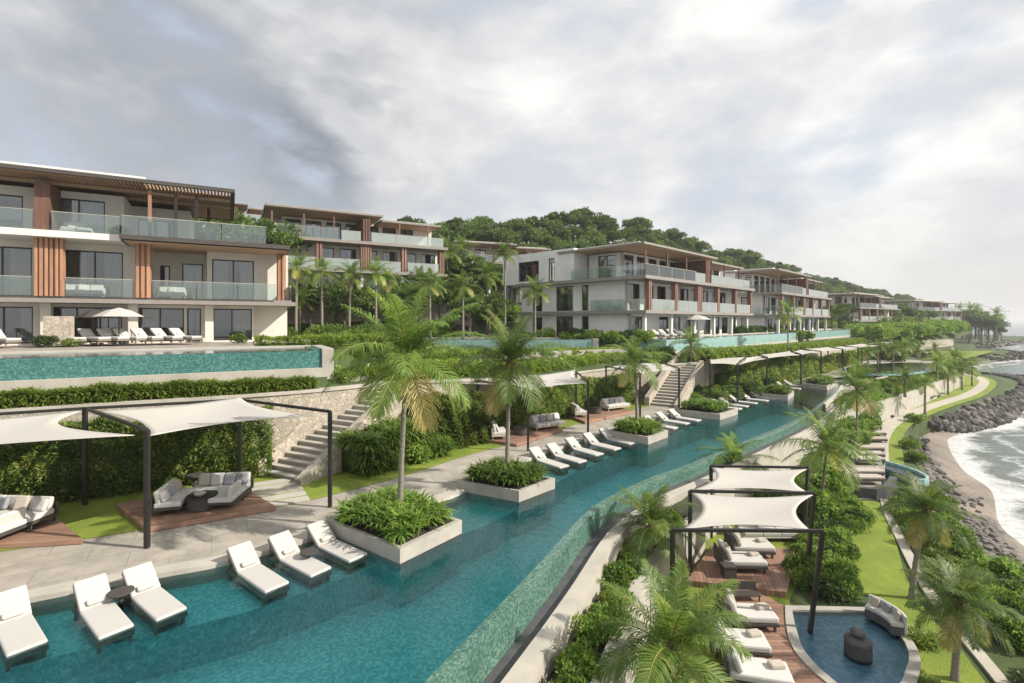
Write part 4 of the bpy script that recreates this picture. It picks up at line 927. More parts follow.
# villa 1 : the large one at the left, elevation read off the photo
def villa_one():
    u = Vector((.871, .491)); n = Vector((-.491, .871)); O = Vector((-26.6, 26)); lv = [4.72, 7.35, 10.85, 13.95]; z = [l - lv[0] for l in lv]
    def lx(px, y):
        k = (px - 512) / F; o = O + n * y; return (k * o.y - o.x) / (u.x - k * u.y)
    root = empty('villa', (O.x, O.y, lv[0]), math.atan2(.491, .871), 'large three storey cream villa with timber pergola roof at the left', 'villa'); X0 = -9; rnd = random.Random(3)
    XR = lx(288, 1.8); Wd = 9.0
    S = lambda px, y=1.8: lx(px, y)
    # ground floor
    z0, z1 = 0, z[1] - .353; mb = MB(); X = lambda px, y=1.8: S(px, y) - X0
    wallrun(root, mb, (X0, 1.8, 0), (S(254), 1.8, 0), -.5, z1, [(2, 5.5, .52, z1 + .3), (X(-28), X(33), .52, z1 + .3), (X(53), X(122), .52, z1 + .3), (X(135), X(184), .52, z1 + .3), (X(187), X(201), .52, z1 + .3), (X(211), X(252), .52, z1 + .3)], rnd=rnd)
    mb.box(S(254), XR, 2.4, 2.65, -.5, z1).box(S(254) - .25, S(254), 2.06, 2.4, -.5, z1).box(XR - .25, XR, 2.66, Wd, -.5, z1); mb.build('wall', 'cream', root)
    MB().box(X0, XR - .3, 6.2, 6.35, 0, z1).box(S(128), S(131), 2.6, 6.19, 0, z1).box(S(45), S(48), 2.6, 6.19, 0, z1).build('inner_wall', 'interior', root)
    for px in (40, 128, 205): MB().box(S(px, .9), S(px, .9) + .45, .9, 1.3, 0, z1).build('column', 'cream', root, .01)
    MB().box(X0, XR + .3, 0, Wd, z[1] - .35, z[1] - .12).box(X0, XR + .1, .3, Wd, z[1] - .117, z[1]).build('floor_slab', 'fascia', root)
    # first floor
    z0, z1 = z[1] + .003, z[2] - .353; hh = z1 - z0; mb = MB()
    wallrun(root, mb, (X0, 1.8, 0), (S(150), 1.8, 0), z0, z1, [(2, 5.5, .03, hh - .35), (X(-30), X(32), .03, hh - .4), (X(65), X(123), .03, hh - .4)], rnd=rnd)
    wallrun(root, mb, (S(150), 3.6, 0), (S(207, 3.6), 3.6, 0), z0, z1, [(S(160, 3.6) - S(150), S(170, 3.6) - S(150), .03, hh - .9), (S(182, 3.6) - S(150), S(203, 3.6) - S(150), .03, hh - .7)], rnd=rnd)
    wallrun(root, mb, (S(207), 1.8, 0), (XR, 1.8, 0), z0, z1, [(S(212) - S(207), S(254) - S(207), .03, hh - .5)], rnd=rnd)
    mb.box(S(150) - .25, S(150), 2.06, 3.6, z0, z1).box(S(207), S(207) + .25, 2.06, 3.6, z0, z1).box(XR - .25, XR, 2.06, Wd, z0, z1).box(X0, XR, Wd - .25, Wd, z0, z1); mb.build('wall', 'cream', root)
    MB().box(X0, S(150) - .3, 6.2, 6.35, z0, z1).box(S(207) + .3, XR - .3, 6.2, 6.35, z0, z1).box(S(150) + .1, S(207), 6.5, 6.65, z0, z1).build('inner_wall', 'interior', root)
    for a, b, yy in ((33, 64, .1), (134.5, 151, .1), (277, 286, .6)): fins(root, S(a, yy), S(b, yy), yy, yy + .35, z0, z1, 'timber', True, .2)
    for a, b in ((-40, 32), (65, 133), (152, 276)): rail(root, [(S(a, .2), .2), (S(b, .2), .2)], z[1] + .01)
    rail(root, [(XR + .05, .25), (XR + .05, 3)], z[1] + .01)
    # second floor slab: white to the left, dark canopy projecting to the right
    MB().box(X0, S(121, -.4), -.4, Wd, z[2] - .35, z[2]).build('floor_slab', 'white_wall', root)
    MB().box(S(119, -1.1) + .01, S(290, -1.1), -1.1, -.403, z[2] - .3, z[2] - .05).box(S(121, -.4) + .003, S(290, -1.1), -.4, Wd - .4, z[2] - .35, z[2] - .05).build('canopy_slab', 'dark_edge', root)
    MB().box(S(124, -.9), S(287, -.9), -.9, Wd - .8, z[2] - .39, z[2] - .353).build('canopy_soffit', 'soffit', root)
    rail(root, [(S(-60, -.3), -.3), (S(33, -.3), -.3)], z[2] + .01); rail(root, [(S(51, -.3), -.3), (S(120, -.3), -.3)], z[2] + .01); rail(root, [(S(121, -.9), -.9), (S(266, -.9), -.9), (S(266, -.9), 3.5)], z[2] - .04, 1.05)
    # top floor
    z0, z1 = z[2] + .003, z[3] - .5; hh = z1 - z0; mb = MB()
    wallrun(root, mb, (X0, 1.8, 0), (S(124), 1.8, 0), z0, z1, [(2, 5.5, .03, hh - .35), (X(-30), X(23), .03, hh - .5), (X(51), X(105), .03, hh - .4)], rnd=rnd)
    x2 = S(124); wallrun(root, mb, (x2, 4.6, 0), (S(190, 4.6), 4.6, 0), z0, z1, [(.3, S(172, 4.6) - x2, .03, hh - .8)], rnd=rnd)
    mb.box(x2 - .25, x2, 2.06, 4.6, z0, z1).box(S(190, 4.6) - .25, S(190, 4.6), 4.9, Wd, z0, z1).box(X0, S(190, 4.6) - .3, Wd - .25, Wd, z0, z1); mb.build('wall', 'cream', root)
    MB().box(X0, x2, 6.2, 6.35, z0, z1).box(x2 + .1, S(190, 4.6) - .3, 7.4, 7.55, z0, z1).build('inner_wall', 'interior', root)
    MB().box(S(34, -.2), S(50, -.2), -.2, 1.79, z0, z1 - .02).build('timber_fin', 'dark_timber', root)
    for px, yy in ((148, -.7), (174, -.7), (195, -.7), (207, 3)): MB().box(S(px, yy), S(px, yy) + .16, yy, yy + .16, z[2], z1).build('roof_post', 'timber' if px < 160 else 'dark_metal', root)
    # roof: dark edge frame, timber slats beneath, thin white upper roof
    xr = lx(235, -1.2); ya = -1.2
    MB().box(X0, xr, ya, ya + .25, z[3] - .2, z[3]).box(X0, xr, Wd - .5, Wd - .25, z[3] - .2, z[3]).box(xr - .25, xr, ya + .25, Wd - .5, z[3] - .2, z[3]).build('roof_edge', 'dark_edge', root)
    MB().box(X0, S(124) + .2, 1.7, Wd - .5, z[3] - .06, z[3] - .01).box(S(124) + .203, xr - .253, .6, Wd - .5, z[3] - .06, z[3] - .01).build('roof', 'soffit', root)
    ceiling_slats(root, X0, xr - .3, ya + .26, Wd - .6, z[3] - .07, sp=.175)
    for yy in (.8, 3.0): MB().box(X0, xr - .25, yy, yy + .12, z[3] - .42, z[3] - .24).build('roof_beam', 'soffit', root)
    MB().box(X0, lx(145, -1.05), -1.05, Wd - 1, z[3] + .01, z[3] + .15).build('upper_roof', 'white_wall', root, .01)
    # terrace furniture on the balconies (built in, white)
    return root, lx, O, u, n
v1, lx1, O1, u1, n1 = villa_one()
def v1p(px, y, z): 
    x = lx1(px, y); p = O1 + u1 * x + n1 * y; return Vector((p.x, p.y, z))
for i, px in enumerate((14, 80, 105, 124, 142, 158, 178, 197)):
    p = v1p(px, -1.6, 4.75); lounger(p, rad(29 + 128), ('white lounger alone left of the stone pillar on the left villa terrace' if i == 0 else '%s white lounger right of the stone pillar on the left villa terrace' % ords[i - 1]), 'loungers on the left villa terrace', protoC)
p = v1p(59, -1.0, 4.7); t = empty('stone_pillar', p, rad(29), 'short stone pillar with a creeper standing at the villa pool edge', 'pillar'); MB().box(-.55, .55, -.35, .35, 0, 1.55).build('stone_block', 'stone_wall', t)
def creeper(p, label, s, k=0, g=None): return shrub(p.x, p.y, p.z, s, label, g, k)
creeper(v1p(69, -1.55, 4.7), 'small green creeper bush at the right of the stone pillar', .5, 4); creeper(v1p(44, -1.5, 4.7), 'dark low bush at the left foot of the stone pillar', .5, 2)
def parasol(p, r, h, label, m='fabric', rz=0):
    t = empty('parasol', p, rz, label, 'parasol'); MB().tube([(0, 0, 0), (0, 0, h)], .03, 8).build('pole', 'dark_metal', t)
    n = 8; V = [(0, 0, h)] + [(r * .5 * math.cos(2 * PI * k / n), r * .5 * math.sin(2 * PI * k / n), h - .17) for k in range(n)] + [(r * math.cos(2 * PI * k / n), r * math.sin(2 * PI * k / n), h - .5) for k in range(n)]
    o = MB().add(V, [(0, 1 + k, 1 + (k + 1) % n) for k in range(n)] + [(1 + k, 9 + k, 9 + (k + 1) % n, 1 + (k + 1) % n) for k in range(n)]).build('canopy', m, t); q = o.modifiers.new('s', 'SOLIDIFY'); q.thickness = .015
    MB().lathe([(.3, 0), (.3, .06)], 14).build('base', 'concrete', t)
parasol(v1p(119, -.8, 4.7), 1.15, 2.05, 'open white parasol on the left villa terrace behind the loungers'); parasol(v1p(97, .4, 4.7), .9, 2.0, 'dark grey parasol on the left villa terrace, left of the white one', 'dark_edge')
# low sofa on terraces
for k, (px, y, zz, lb) in enumerate(((72, .9, 10.86, 'white armchair on the top balcony of the left villa'), (85, .8, 10.86, 'white ottoman beside the armchair on the top balcony'), (82, .9, 7.37, 'white sofa on the middle balcony left of the timber screen'), (172, .9, 7.37, 'white sofa on the middle balcony right of the timber screen'))):
    p = v1p(px, y, zz); sofa(p, rad(29), [1.1, .8, 2.2, 1.6][k], lb, shell='cushion', pillows=1 if k != 1 else 0, back=(k != 1), depth=.8, name='sofa' if k > 1 else ('armchair' if k == 0 else 'ottoman'))
creeper(v1p(118, 1.0, 10.86), 'potted leafy plant on the top balcony corner of the left villa', .55, 1); creeper(v1p(157, 1.2, 7.36), 'leafy plant beside the timber screen on the middle balcony', .6, 1); creeper(v1p(238, -1.9, 4.7), 'low bush at the right end of the left villa terrace', .55, 0)
# villa 2 on the upper garden
def villa_two():
    O = (-23.6, 48.0); ang = math.atan2(.491, .871); r = villa_generic(O, ang, 17.5, 10, [8.25, 11.15, 14.05, 17.0], 'cream villa on the upper garden behind the row of slender palms', 'cream', 5, 4)
    return r
villa_two()
villa_generic((11.1, 47), rad(45.6), 26.5, 14, [4.35, 7.0, 10.15, 13.3], 'white central villa with a blank side wall and stacked balconies', 'cool_wall', 8, 5)
villa_generic((34.9, 68.5), rad(45.6), 26, 9, [4.35, 6.9, 9.9, 13.1], 'fourth villa with brown fins right behind the central villa', 'cool_wall', 9, 5)
villa_generic((80, 118), rad(37), 27, 11, [3.6, 6.1, 9.2, 12.5], 'distant villa with three open storeys before the last block', 'cream', 10, 5)
villa_generic((144, 180), rad(29.5), 36, 20, [3.4, 6.6, 10, 13.4], 'farthest pale villa block above the shoreline palms', 'cool_wall', 12, 6)
villa_generic((-9, 76), rad(20), 16, 8, [9.2, 12, 15, 18], 'low cream villa half hidden by palms between two larger villas', 'cream', 13, 3)
villa_generic((-44, 62), rad(29.4), 16, 8, [13.2, 16, 19, 21.4], 'villa of which only the roof shows behind the left villa', 'cream', 14, 3)
for k, (dx) in enumerate((2, 3.6, 5.2, 6.8, 8.4)):
    d = Vector((.7, .715)); nn = Vector((.715, -.7)); p = Vector((11.1, 47)) + d * dx + nn * 2.7; lounger((p.x, p.y, 4.35), rad(45 + 70), '%s white lounger from the left below the central villa' % ords[k], 'loungers below the central villa', protoC)
p = Vector((11.1, 47)) + Vector((.7, .715)) * 9.6 + Vector((.715, -.7)) * 2.2; parasol((p.x, p.y, 4.35), 1.5, 2.3, 'white parasol beside the loungers of the central villa')
# stone retaining wall below villa 2
mb = MB(); fw = [Vector(p) for p in ((-32, 39.6, 0), (-24.5, 43.2, 0), (-14.5, 48, 0), (-6.8, 52.4, 0), (-5, 58, 0))]; ribbon(mb, fw, offset(fw, .35), 4.3, 7.9)
top(mb, 'retaining_wall', 'stone_wall', 'grey stone retaining wall of the upper garden behind the slender palms', 'wall')

# ------------------------------------------------------------------ hedges
rwf = offset(RW, .38)
def part_of(c, x0, x1): return [Vector((p.x, p.y, 0)) for p in c if x0 <= p.x <= x1]
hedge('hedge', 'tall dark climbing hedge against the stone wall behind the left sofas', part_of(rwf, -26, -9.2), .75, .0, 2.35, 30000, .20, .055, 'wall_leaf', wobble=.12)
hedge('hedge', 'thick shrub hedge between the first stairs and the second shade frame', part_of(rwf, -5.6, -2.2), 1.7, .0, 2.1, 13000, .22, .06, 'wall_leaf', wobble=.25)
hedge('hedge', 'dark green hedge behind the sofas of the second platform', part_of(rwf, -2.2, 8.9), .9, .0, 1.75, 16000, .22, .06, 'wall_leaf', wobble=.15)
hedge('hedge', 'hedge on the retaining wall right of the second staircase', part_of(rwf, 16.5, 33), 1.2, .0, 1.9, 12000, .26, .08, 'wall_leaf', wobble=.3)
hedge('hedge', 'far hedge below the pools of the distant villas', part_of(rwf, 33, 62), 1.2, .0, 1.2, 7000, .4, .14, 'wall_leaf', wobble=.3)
hedge('hedge', 'tall strap leaved planting along the right side of the first staircase', [Vector(p) for p in ((-7.0, 20.0, 0), (-6.3, 21.4, 0), (-5.4, 23.0, 0), (-4.7, 24.4, 0))], 1.5, 0, 1.35, 2600, .75, .07, 'hedge_leaf', 'blade', wobble=.3)
# strip on top of the wall, below the villa pools
stp = offset(RW, -.45)
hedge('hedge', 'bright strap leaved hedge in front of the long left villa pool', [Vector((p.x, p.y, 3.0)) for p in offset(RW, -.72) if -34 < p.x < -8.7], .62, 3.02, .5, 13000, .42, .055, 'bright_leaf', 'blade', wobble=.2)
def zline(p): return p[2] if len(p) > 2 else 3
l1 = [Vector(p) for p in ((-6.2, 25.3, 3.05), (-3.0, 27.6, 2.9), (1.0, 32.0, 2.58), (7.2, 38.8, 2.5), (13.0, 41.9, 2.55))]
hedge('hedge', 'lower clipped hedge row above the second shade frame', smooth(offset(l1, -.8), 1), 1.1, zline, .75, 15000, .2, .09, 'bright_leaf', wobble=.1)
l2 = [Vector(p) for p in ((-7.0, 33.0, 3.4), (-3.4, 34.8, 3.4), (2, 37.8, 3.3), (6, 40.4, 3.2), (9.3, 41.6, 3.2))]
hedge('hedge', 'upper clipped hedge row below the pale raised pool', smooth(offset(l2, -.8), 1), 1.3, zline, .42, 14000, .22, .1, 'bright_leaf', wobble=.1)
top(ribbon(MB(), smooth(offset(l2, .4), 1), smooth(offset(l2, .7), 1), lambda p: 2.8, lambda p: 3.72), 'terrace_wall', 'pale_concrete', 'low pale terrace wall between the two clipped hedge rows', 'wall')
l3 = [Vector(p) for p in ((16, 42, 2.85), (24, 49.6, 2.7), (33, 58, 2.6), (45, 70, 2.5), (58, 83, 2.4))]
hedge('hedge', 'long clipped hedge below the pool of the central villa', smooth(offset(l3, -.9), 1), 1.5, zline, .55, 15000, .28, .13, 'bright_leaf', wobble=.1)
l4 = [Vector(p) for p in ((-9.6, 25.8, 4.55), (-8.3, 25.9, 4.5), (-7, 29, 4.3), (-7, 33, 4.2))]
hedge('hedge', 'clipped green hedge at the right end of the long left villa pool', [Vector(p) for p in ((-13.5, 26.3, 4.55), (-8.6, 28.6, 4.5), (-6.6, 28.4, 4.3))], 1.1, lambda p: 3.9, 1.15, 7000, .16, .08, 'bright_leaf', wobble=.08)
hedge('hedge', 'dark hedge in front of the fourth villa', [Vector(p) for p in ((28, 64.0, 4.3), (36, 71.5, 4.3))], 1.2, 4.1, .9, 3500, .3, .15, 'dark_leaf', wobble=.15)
# bed between the parapet and the lower wall
W2 = smooth(V2((-3.5, 2), (-.2, 6.5), (1.8, 10.5), (3.3, 13.8), (4.8, 16.3), (6.3, 18.3), (7.0, 19.0)))
top(ribbon(MB(), W2, offset(W2, .36), LOW - .1, -1.22), 'garden_wall', 'pale_concrete', 'curved concrete garden wall right of the planting bed below the pool', 'wall')
par = [p for p in offset(CR, .86)]
bed = MB(); k = min(len(par), len(W2))
bs = [p for p in par if -8 < p.x < 19.5]; nb = 26
def resamp(c, n):
    c = [Vector((p.x, p.y, 0)) for p in c]; s = [0]
    for i in range(len(c) - 1): s.append(s[-1] + (c[i + 1] - c[i]).length)
    out = []
    for k in range(n):
        t = s[-1] * k / (n - 1); i = max(j for j in range(len(s)) if s[j] <= t + 1e-9); i = min(i, len(c) - 2); out.append(c[i].lerp(c[i + 1], min(1, (t - s[i]) / (s[i + 1] - s[i]))))
    return out
ra, rb = resamp([p for p in par if 1 < p.y < 18.8], nb), resamp(W2, nb)
sheet([[Vector((p.x, p.y, -1.35)) for p in ra], [Vector((p.x, p.y, -1.35)) for p in rb]], 'planting_bed', 'soil')
rnd = random.Random(21)
for i in range(2, nb - 1):
    wdt = (rb[i] - ra[i]).length
    for q in (.22, .55, .85) if wdt > 1.2 else (.5,):
        p = ra[i].lerp(rb[i], min(.93, max(.08, q + rnd.uniform(-.1, .1)))); s = rnd.uniform(.38, .58)
        shrub(p.x + rnd.uniform(-.15, .15), p.y + rnd.uniform(-.3, .3), -1.4, s, 'leafy green shrub in the bed just below the infinity edge', 'shrubs in the bed below the infinity edge', rnd.choice([0, 1, 4, 0, 1]), rnd)

scatter([(-13, 49.5), (-6.5, 54), (-4.5, 58), (-3, 66), (1, 72), (-6, 74), (-9, 64), (-16, 54)], 0, 1.9, 1.1, 1.8, 'tangled undergrowth on the bank between the second and central villas', None, [0, 1, 2, 2], 48, lambda x, y: 6.0, mass=True) if 0 else None
# ------------------------------------------------------------------ lower terrace
g = LOW
# lawns
polysheet([at(675, 683, g), at(640, 600, g), at(668, 560, g), at(700, 535, g), at(745, 520, g), at(800, 520, g), at(815, 548, g), at(790, 600, g), at(785, 640, g)], g + .03, 'lawn', 'lawn')
lawn2 = smooth([at(850, 503, g), at(880, 503, g), at(895, 540, g), at(905, 575, g), at(925, 610, g), at(960, 650, g), at(990, 690, g), at(1040, 760, g)], .5)
polysheet([Vector(p) for p in lawn2] + [at(900, 760, g), at(915, 683, g), at(905, 640, g), at(880, 600, g), at(845, 590, g)], g + .034, 'lawn', 'lawn')
pth = smooth([at(1085, 800, g), at(1000, 690, g), at(955, 634, g), at(925, 595, g), at(908, 565, g), at(896, 540, g), at(884, 515, g), at(880, 500, g)], .4)
struct(ribbon(MB(), pth, offset(pth, .32), g - .1, g + .07), 'path', 'path')
pth2 = smooth([at(878, 462, g), at(880, 440, g), at(889, 426, g), at(905, 417, g), at(928, 408, g), at(950, 401, g), at(966, 396, g), at(979, 389, g), at(984, 382, g), at(976, 377, g), at(960, 374, g)], .8)
struct(ribbon(MB(), offset(pth2, -.55), offset(pth2, .55), g - .1, g + .09), 'path', 'path')
polysheet([Vector(p) for p in offset(pth2, -3.4)] + [Vector(p) for p in reversed(offset(pth2, 1.3))], g + .05, 'lawn', 'lawn')
polysheet([Vector((76, 85, 0)), Vector((95, 108, 0)), Vector((138, 143, 0)), Vector((140, 147, 0)), Vector((118, 145, 0)), Vector((80, 115, 0))], LOW + .08, 'lawn', 'lawn')
# platform with daybeds
z = -2.62
platform([at(687, 580, z), at(786, 592, z), at(800, 549, z), at(712, 544, z)], LOW, z, 'brown timber platform with two daybeds under the pavilion sails', 'side_decking')
def daybed(p, a, label, L_=1.7, W=.95, pil=3):
    t = empty('daybed', p, a, label, 'daybed', 'cushioned daybeds near the round pool')
    MB().box(-L_ / 2, L_ / 2, -W / 2, W / 2, .16, .24).box(-L_ / 2 - .05, -L_ / 2, -W / 2, W / 2, .16, .7).build('frame', 'wicker', t, .01)
    for x in (-L_ / 2 + .1, L_ / 2 - .1):
        for y in (-W / 2 + .08, W / 2 - .08): MB().box(x - .03, x + .03, y - .03, y + .03, 0, .16).build('leg', 'wicker', t)
    MB().box(-L_ / 2 + .02, L_ / 2, -W / 2 + .01, W / 2 - .01, .245, .42).build('mattress', 'cushion', t, .05)
    for k in range(pil):
        MB().mbox(Matrix.Translation((-L_ / 2 + .2 + .1 * (k % 2), -W / 2 + .22 + k * (W - .4) / max(1, pil - 1), .62)) @ Matrix.Rotation(-.35, 4, 'Y') @ Matrix.Rotation(.1 * k, 4, 'X'), .16, .42, .42).build('pillow', ['cushion', 'sand_cushion', 'cushion'][k % 3], t, .06)
    MB().mbox(Matrix.Translation((L_ * .3, .1, .47)) @ Matrix.Rotation(.3, 4, 'Z'), .36, .24, .12).build('folded_towel', 'sand_cushion', t, .04)
p = at(741, 568, z); daybed((p.x, p.y, z), rad(-3), 'nearer pale daybed on the timber platform under the sails', 1.5, .84)
p = at(750, 553.5, z); daybed((p.x, p.y, z), rad(-3), 'farther pale daybed on the timber platform under the sails', 1.5, .84)
p = at(724, 571, z); t = empty('side_table', (p.x, p.y - .35, z), 0, 'small dark square side table at the near daybed', 'side table'); MB().box(-.22, .22, -.2, .2, .36, .4).build('tabletop', 'wicker', t); MB().box(-.2, .2, -.18, .18, 0, .357).build('box_base', 'wicker', t)
p = at(770, 541, g); t = sofa((p.x, p.y + .2, g + .03), 0, 2.6, 'long low pale outdoor sofa on the grass behind the sails', shell='cushion', pillows=0)
# curved deck and round pool
zc = -2.68
arc_in = smooth([at(785, 606, zc), at(786, 625, zc), at(791, 645, zc), at(803, 662, zc), at(826, 683, zc), at(860, 703, zc), at(905, 700, zc)], .3)
arc_out = smooth([at(917, 683, zc), at(921, 662, zc), at(913, 642, zc), at(897, 624, zc), at(880, 614, zc), at(866, 608, zc)], .3)
ring = [Vector((p.x, p.y, 0)) for p in arc_in + arc_out]; cc = Vector((sum(p.x for p in ring) / len(ring), sum(p.y for p in ring) / len(ring), 0)); nring = len(ring)
def shrink(ps, d): return [p + (cc - p).normalized() * d for p in ps]
rp = empty('round_pool', (cc.x, cc.y, LOW), 0, 'small rounded pool with dark blue water at the bottom right', 'pool')
inn = shrink(ring, .26); mb = MB()
for i in range(nring):
    j = (i + 1) % nring; mb.prism([(ring[i].x - cc.x, ring[i].y - cc.y), (ring[j].x - cc.x, ring[j].y - cc.y), (inn[j].x - cc.x, inn[j].y - cc.y), (inn[i].x - cc.x, inn[i].y - cc.y)], -.5, zc - LOW + .03)
mb.build('kerb', 'concrete', rp)
MB().prism([(p.x - cc.x, p.y - cc.y) for p in inn], .02 , .035).build('pool_base', 'lagoon_tile', rp)
MB().add([(p.x - cc.x, p.y - cc.y, .14) for p in inn], [tuple(range(nring))]).build('water', 'lagoon_water', rp)
# round curved timber deck left of it
od = [Vector((p.x, p.y, 0)) for p in arc_in[:-4]]; oo = [p + (p - cc).normalized() * 1.55 for p in od]; oo = [Vector((p.x - .35, p.y, 0)) for p in oo]
cd = empty('timber_deck', (od[0].x, od[0].y, LOW), 0, 'curved brown timber deck hugging the left side of the round pool', 'deck'); o0 = od[0]
mb = ribbon(MB(), [Vector((p.x - o0.x, p.y - o0.y, 0)) for p in oo], [Vector((p.x - o0.x, p.y - o0.y, 0)) for p in offset(od, 0)], 0, zc - LOW - .005); mb.build('boards', 'decking', cd)
for (px, py, lb, a) in ((748, 624, 'daybed with grey towel at the top of the curved deck', -4), (738, 652, 'daybed half hidden by the palm on the curved deck', -8), (758, 684, 'nearest daybed at the bottom picture edge', -14)):
    p = at(px, py, zc); daybed((p.x, p.y, zc), rad(a), lb, 1.42, .78, 2)
p = at(746, 606, g); t = empty('bench', (p.x, p.y + .1, g + .03), 0, 'low black metal framed bench above the curved deck', 'bench')
t.scale = (.8, .8, .8); MB().box(-.55, .55, -.2, .2, .36, .40).build('seat', 'wicker', t); MB().box(-.55, .55, .2, .23, .42, .75).build('backrest', 'wicker', t)
for x in (-.5, .5):
    for y in (-.16, .16): MB().box(x - .02, x + .02, y - .02, y + .02, 0, .36).build('leg', 'dark_metal', t)
# urn and curved sofa in the round pool
p = at(858, 658, LOW + .03); t = empty('urn', (p.x, p.y, LOW + .036), 0, 'dark round stone urn fountain standing in the small round pool', 'urn')
MB().lathe([(.30, 0), (.32, .1), (.31, .4), (.32, .46), (.26, .52), (.13, .58)], 28).build('vessel', 'clay', t, smooth=True); MB().lathe([(.11, .57), (.17, .62), (.18, .68), (.12, .76)], 24).build('lid', 'dark_stone', t, smooth=True)
t = empty('curved_sofa', (10.85, 14.25, -2.68), rad(-84), 'curved pale sofa with pillows on the kerb of the round pool', 'sofa')
ac = [Vector((math.cos(a) * 1.9, math.sin(a) * 1.9 - 1.9, 0)) for a in np.linspace(rad(125), rad(62), 12)]
t.scale = (.58, .58, .78); ribbon(MB(), offset(ac, 0), offset(ac, .55), .0, .3).build('base', 'dark_stone', t, .01); ribbon(MB(), offset(ac, .02), offset(ac, .53), .303, .44).build('seat_cushion', 'cushion', t, .03); ribbon(MB(), offset(ac, -.12), offset(ac, .0), .05, .72).build('backrest', 'cushion', t, .03)
for k in (2, 5, 9):
    c = offset(ac, .14)[k]; MB().mbox(Matrix.Translation((c.x, c.y, .58)) @ Matrix.Rotation(rad(25 - 6 * k), 4, 'Z') @ Matrix.Rotation(-.3, 4, 'X'), .36, .13, .32).build('throw_pillow', 'sand_cushion' if k != 5 else 'grey_cushion', t, .05)

# sun terrace by the beach with brown loungers
polysheet([at(845, 500, g), at(878, 500, g), at(884, 470, g), at(878, 445, g), at(900, 416, g), at(925, 404, g), at(910, 398, g), at(885, 405, g), at(862, 425, g), at(852, 455, g)], g + .04, 'sun_terrace', 'lower_paving')
platform([at(846, 488, g + .45), at(884, 488, g + .45), at(886, 447, g + .45), at(856, 447, g + .45)], g + .045, g + .45, 'raised stone sun deck nearest above the dark boulder wall', 'lower_paving')
TL = [(881.5, 478, .45), (881.5, 471.5, .45), (882, 459, .45), (882, 454, .45), (881.5, 448, .45), (885, 439, 0), (884, 433, 0), (880, 427, 0), (879, 421.5, 0), (893, 415.5, 0), (900, 411, 0), (906, 406.5, 0), (914, 402.5, 0)]
for k, (px, py, dz) in enumerate(TL):
    p = at(px, py, g + dz + .3); lounger((p.x, p.y, g + dz + .04), rad(178 if k < 9 else 160), '%s brown lounger counted from the near end of the beachside sun terrace' % ords[k], 'brown loungers on the beachside terrace', protoB)
p = at(893, 478, g); sp = empty('spa_pool', (p.x, p.y, g), 0, 'small teal spill pool with a curved rim beside the sun deck', 'pool')
cv = [Vector((math.cos(a) * 1.0, math.sin(a) * 1.9, 0)) for a in np.linspace(-1.7, 1.7, 16)]
ribbon(MB(), cv, offset(cv, .12), .0, .55).build('curved_rim', 'pale_tile', sp); MB().prism([(q.x * .98, q.y * .98) for q in cv], .02, .3).build('basin', 'villa_tile', sp); MB().prism([(q.x * .96, q.y * .96) for q in cv], .40, .42).build('water', 'lagoon_water', sp)
dw = smooth([at(843, 493, g), at(858, 497, g), at(872, 498, g), at(884, 494, g), at(890, 486, g)], .4); top(ribbon(MB(), dw, offset(dw, .3), g, g + .55), 'curved_wall', 'dark_stone', 'dark curved stone wall along the end of the sun deck', 'wall')
# wall below the far planting
lw = smooth([atd(838, 39), atd(866, 42.5), atd(890, 46), atd(915, 52), atd(940, 60), atd(957, 68), atd(962, 80)], 1.5)
top(ribbon(MB(), [Vector((p.x, p.y, 0)) for p in lw], [Vector((p.x, p.y, 0)) for p in offset(lw, .35)], LOW - .1, -1.0), 'sea_wall', 'pale_concrete', 'tall beige wall behind the beachside loungers', 'wall')
lwb = [Vector((p.x, p.y, -1.15)) for p in offset(lw, -.05)]; lwt = [Vector((p.x, p.y, 0.02)) for p in offset(lw, -7)]
sheet([lwt, lwb], 'planted_slope', 'undergrowth')
hedge('hedge', 'green hedge topping the beige wall behind the beachside loungers', [Vector((p.x, p.y, -1.1)) for p in offset(lw, -.9)], .8, -1.15, .6, 7000, .35, .14, 'hedge_leaf', wobble=.35)
struct(ribbon(MB(), [Vector((p.x, p.y, 0)) for p in CR if p.y > 36] + [Vector((45, 58, 0)), Vector((62, 74, 0))], [Vector((p.x + .01, p.y - .3, 0)) for p in CR if p.y > 36] + [Vector((45.2, 57.8, 0)), Vector((62.2, 73.8, 0))], LOW, -.01), 'deck_edge', 'pale_concrete')
# picnic style tables in the far terrace
for k, (px, py, lb) in enumerate(((926, 400, 'dark timber picnic table beside the far path'), (935, 397, 'second dark timber picnic table farther along the path'))):
    p = at(px, py, g); t = empty('picnic_table', (p.x, p.y, g + .05), rad(40), lb, 'table')
    MB().box(-.9, .9, -.35, .35, .7, .75).build('tabletop', 'wicker', t)
    for y in (-.7, .7): MB().box(-.9, .9, y - .14, y + .14, .42, .46).build('bench_seat', 'wicker', t)
    for x in (-.6, .6): MB().bar((x, -.7, .42), (x, .7, .42), .05).bar((x, -.45, 0), (x, -.2, .7), .06).bar((x, .45, 0), (x, .2, .7), .06).build('leg', 'wicker', t)

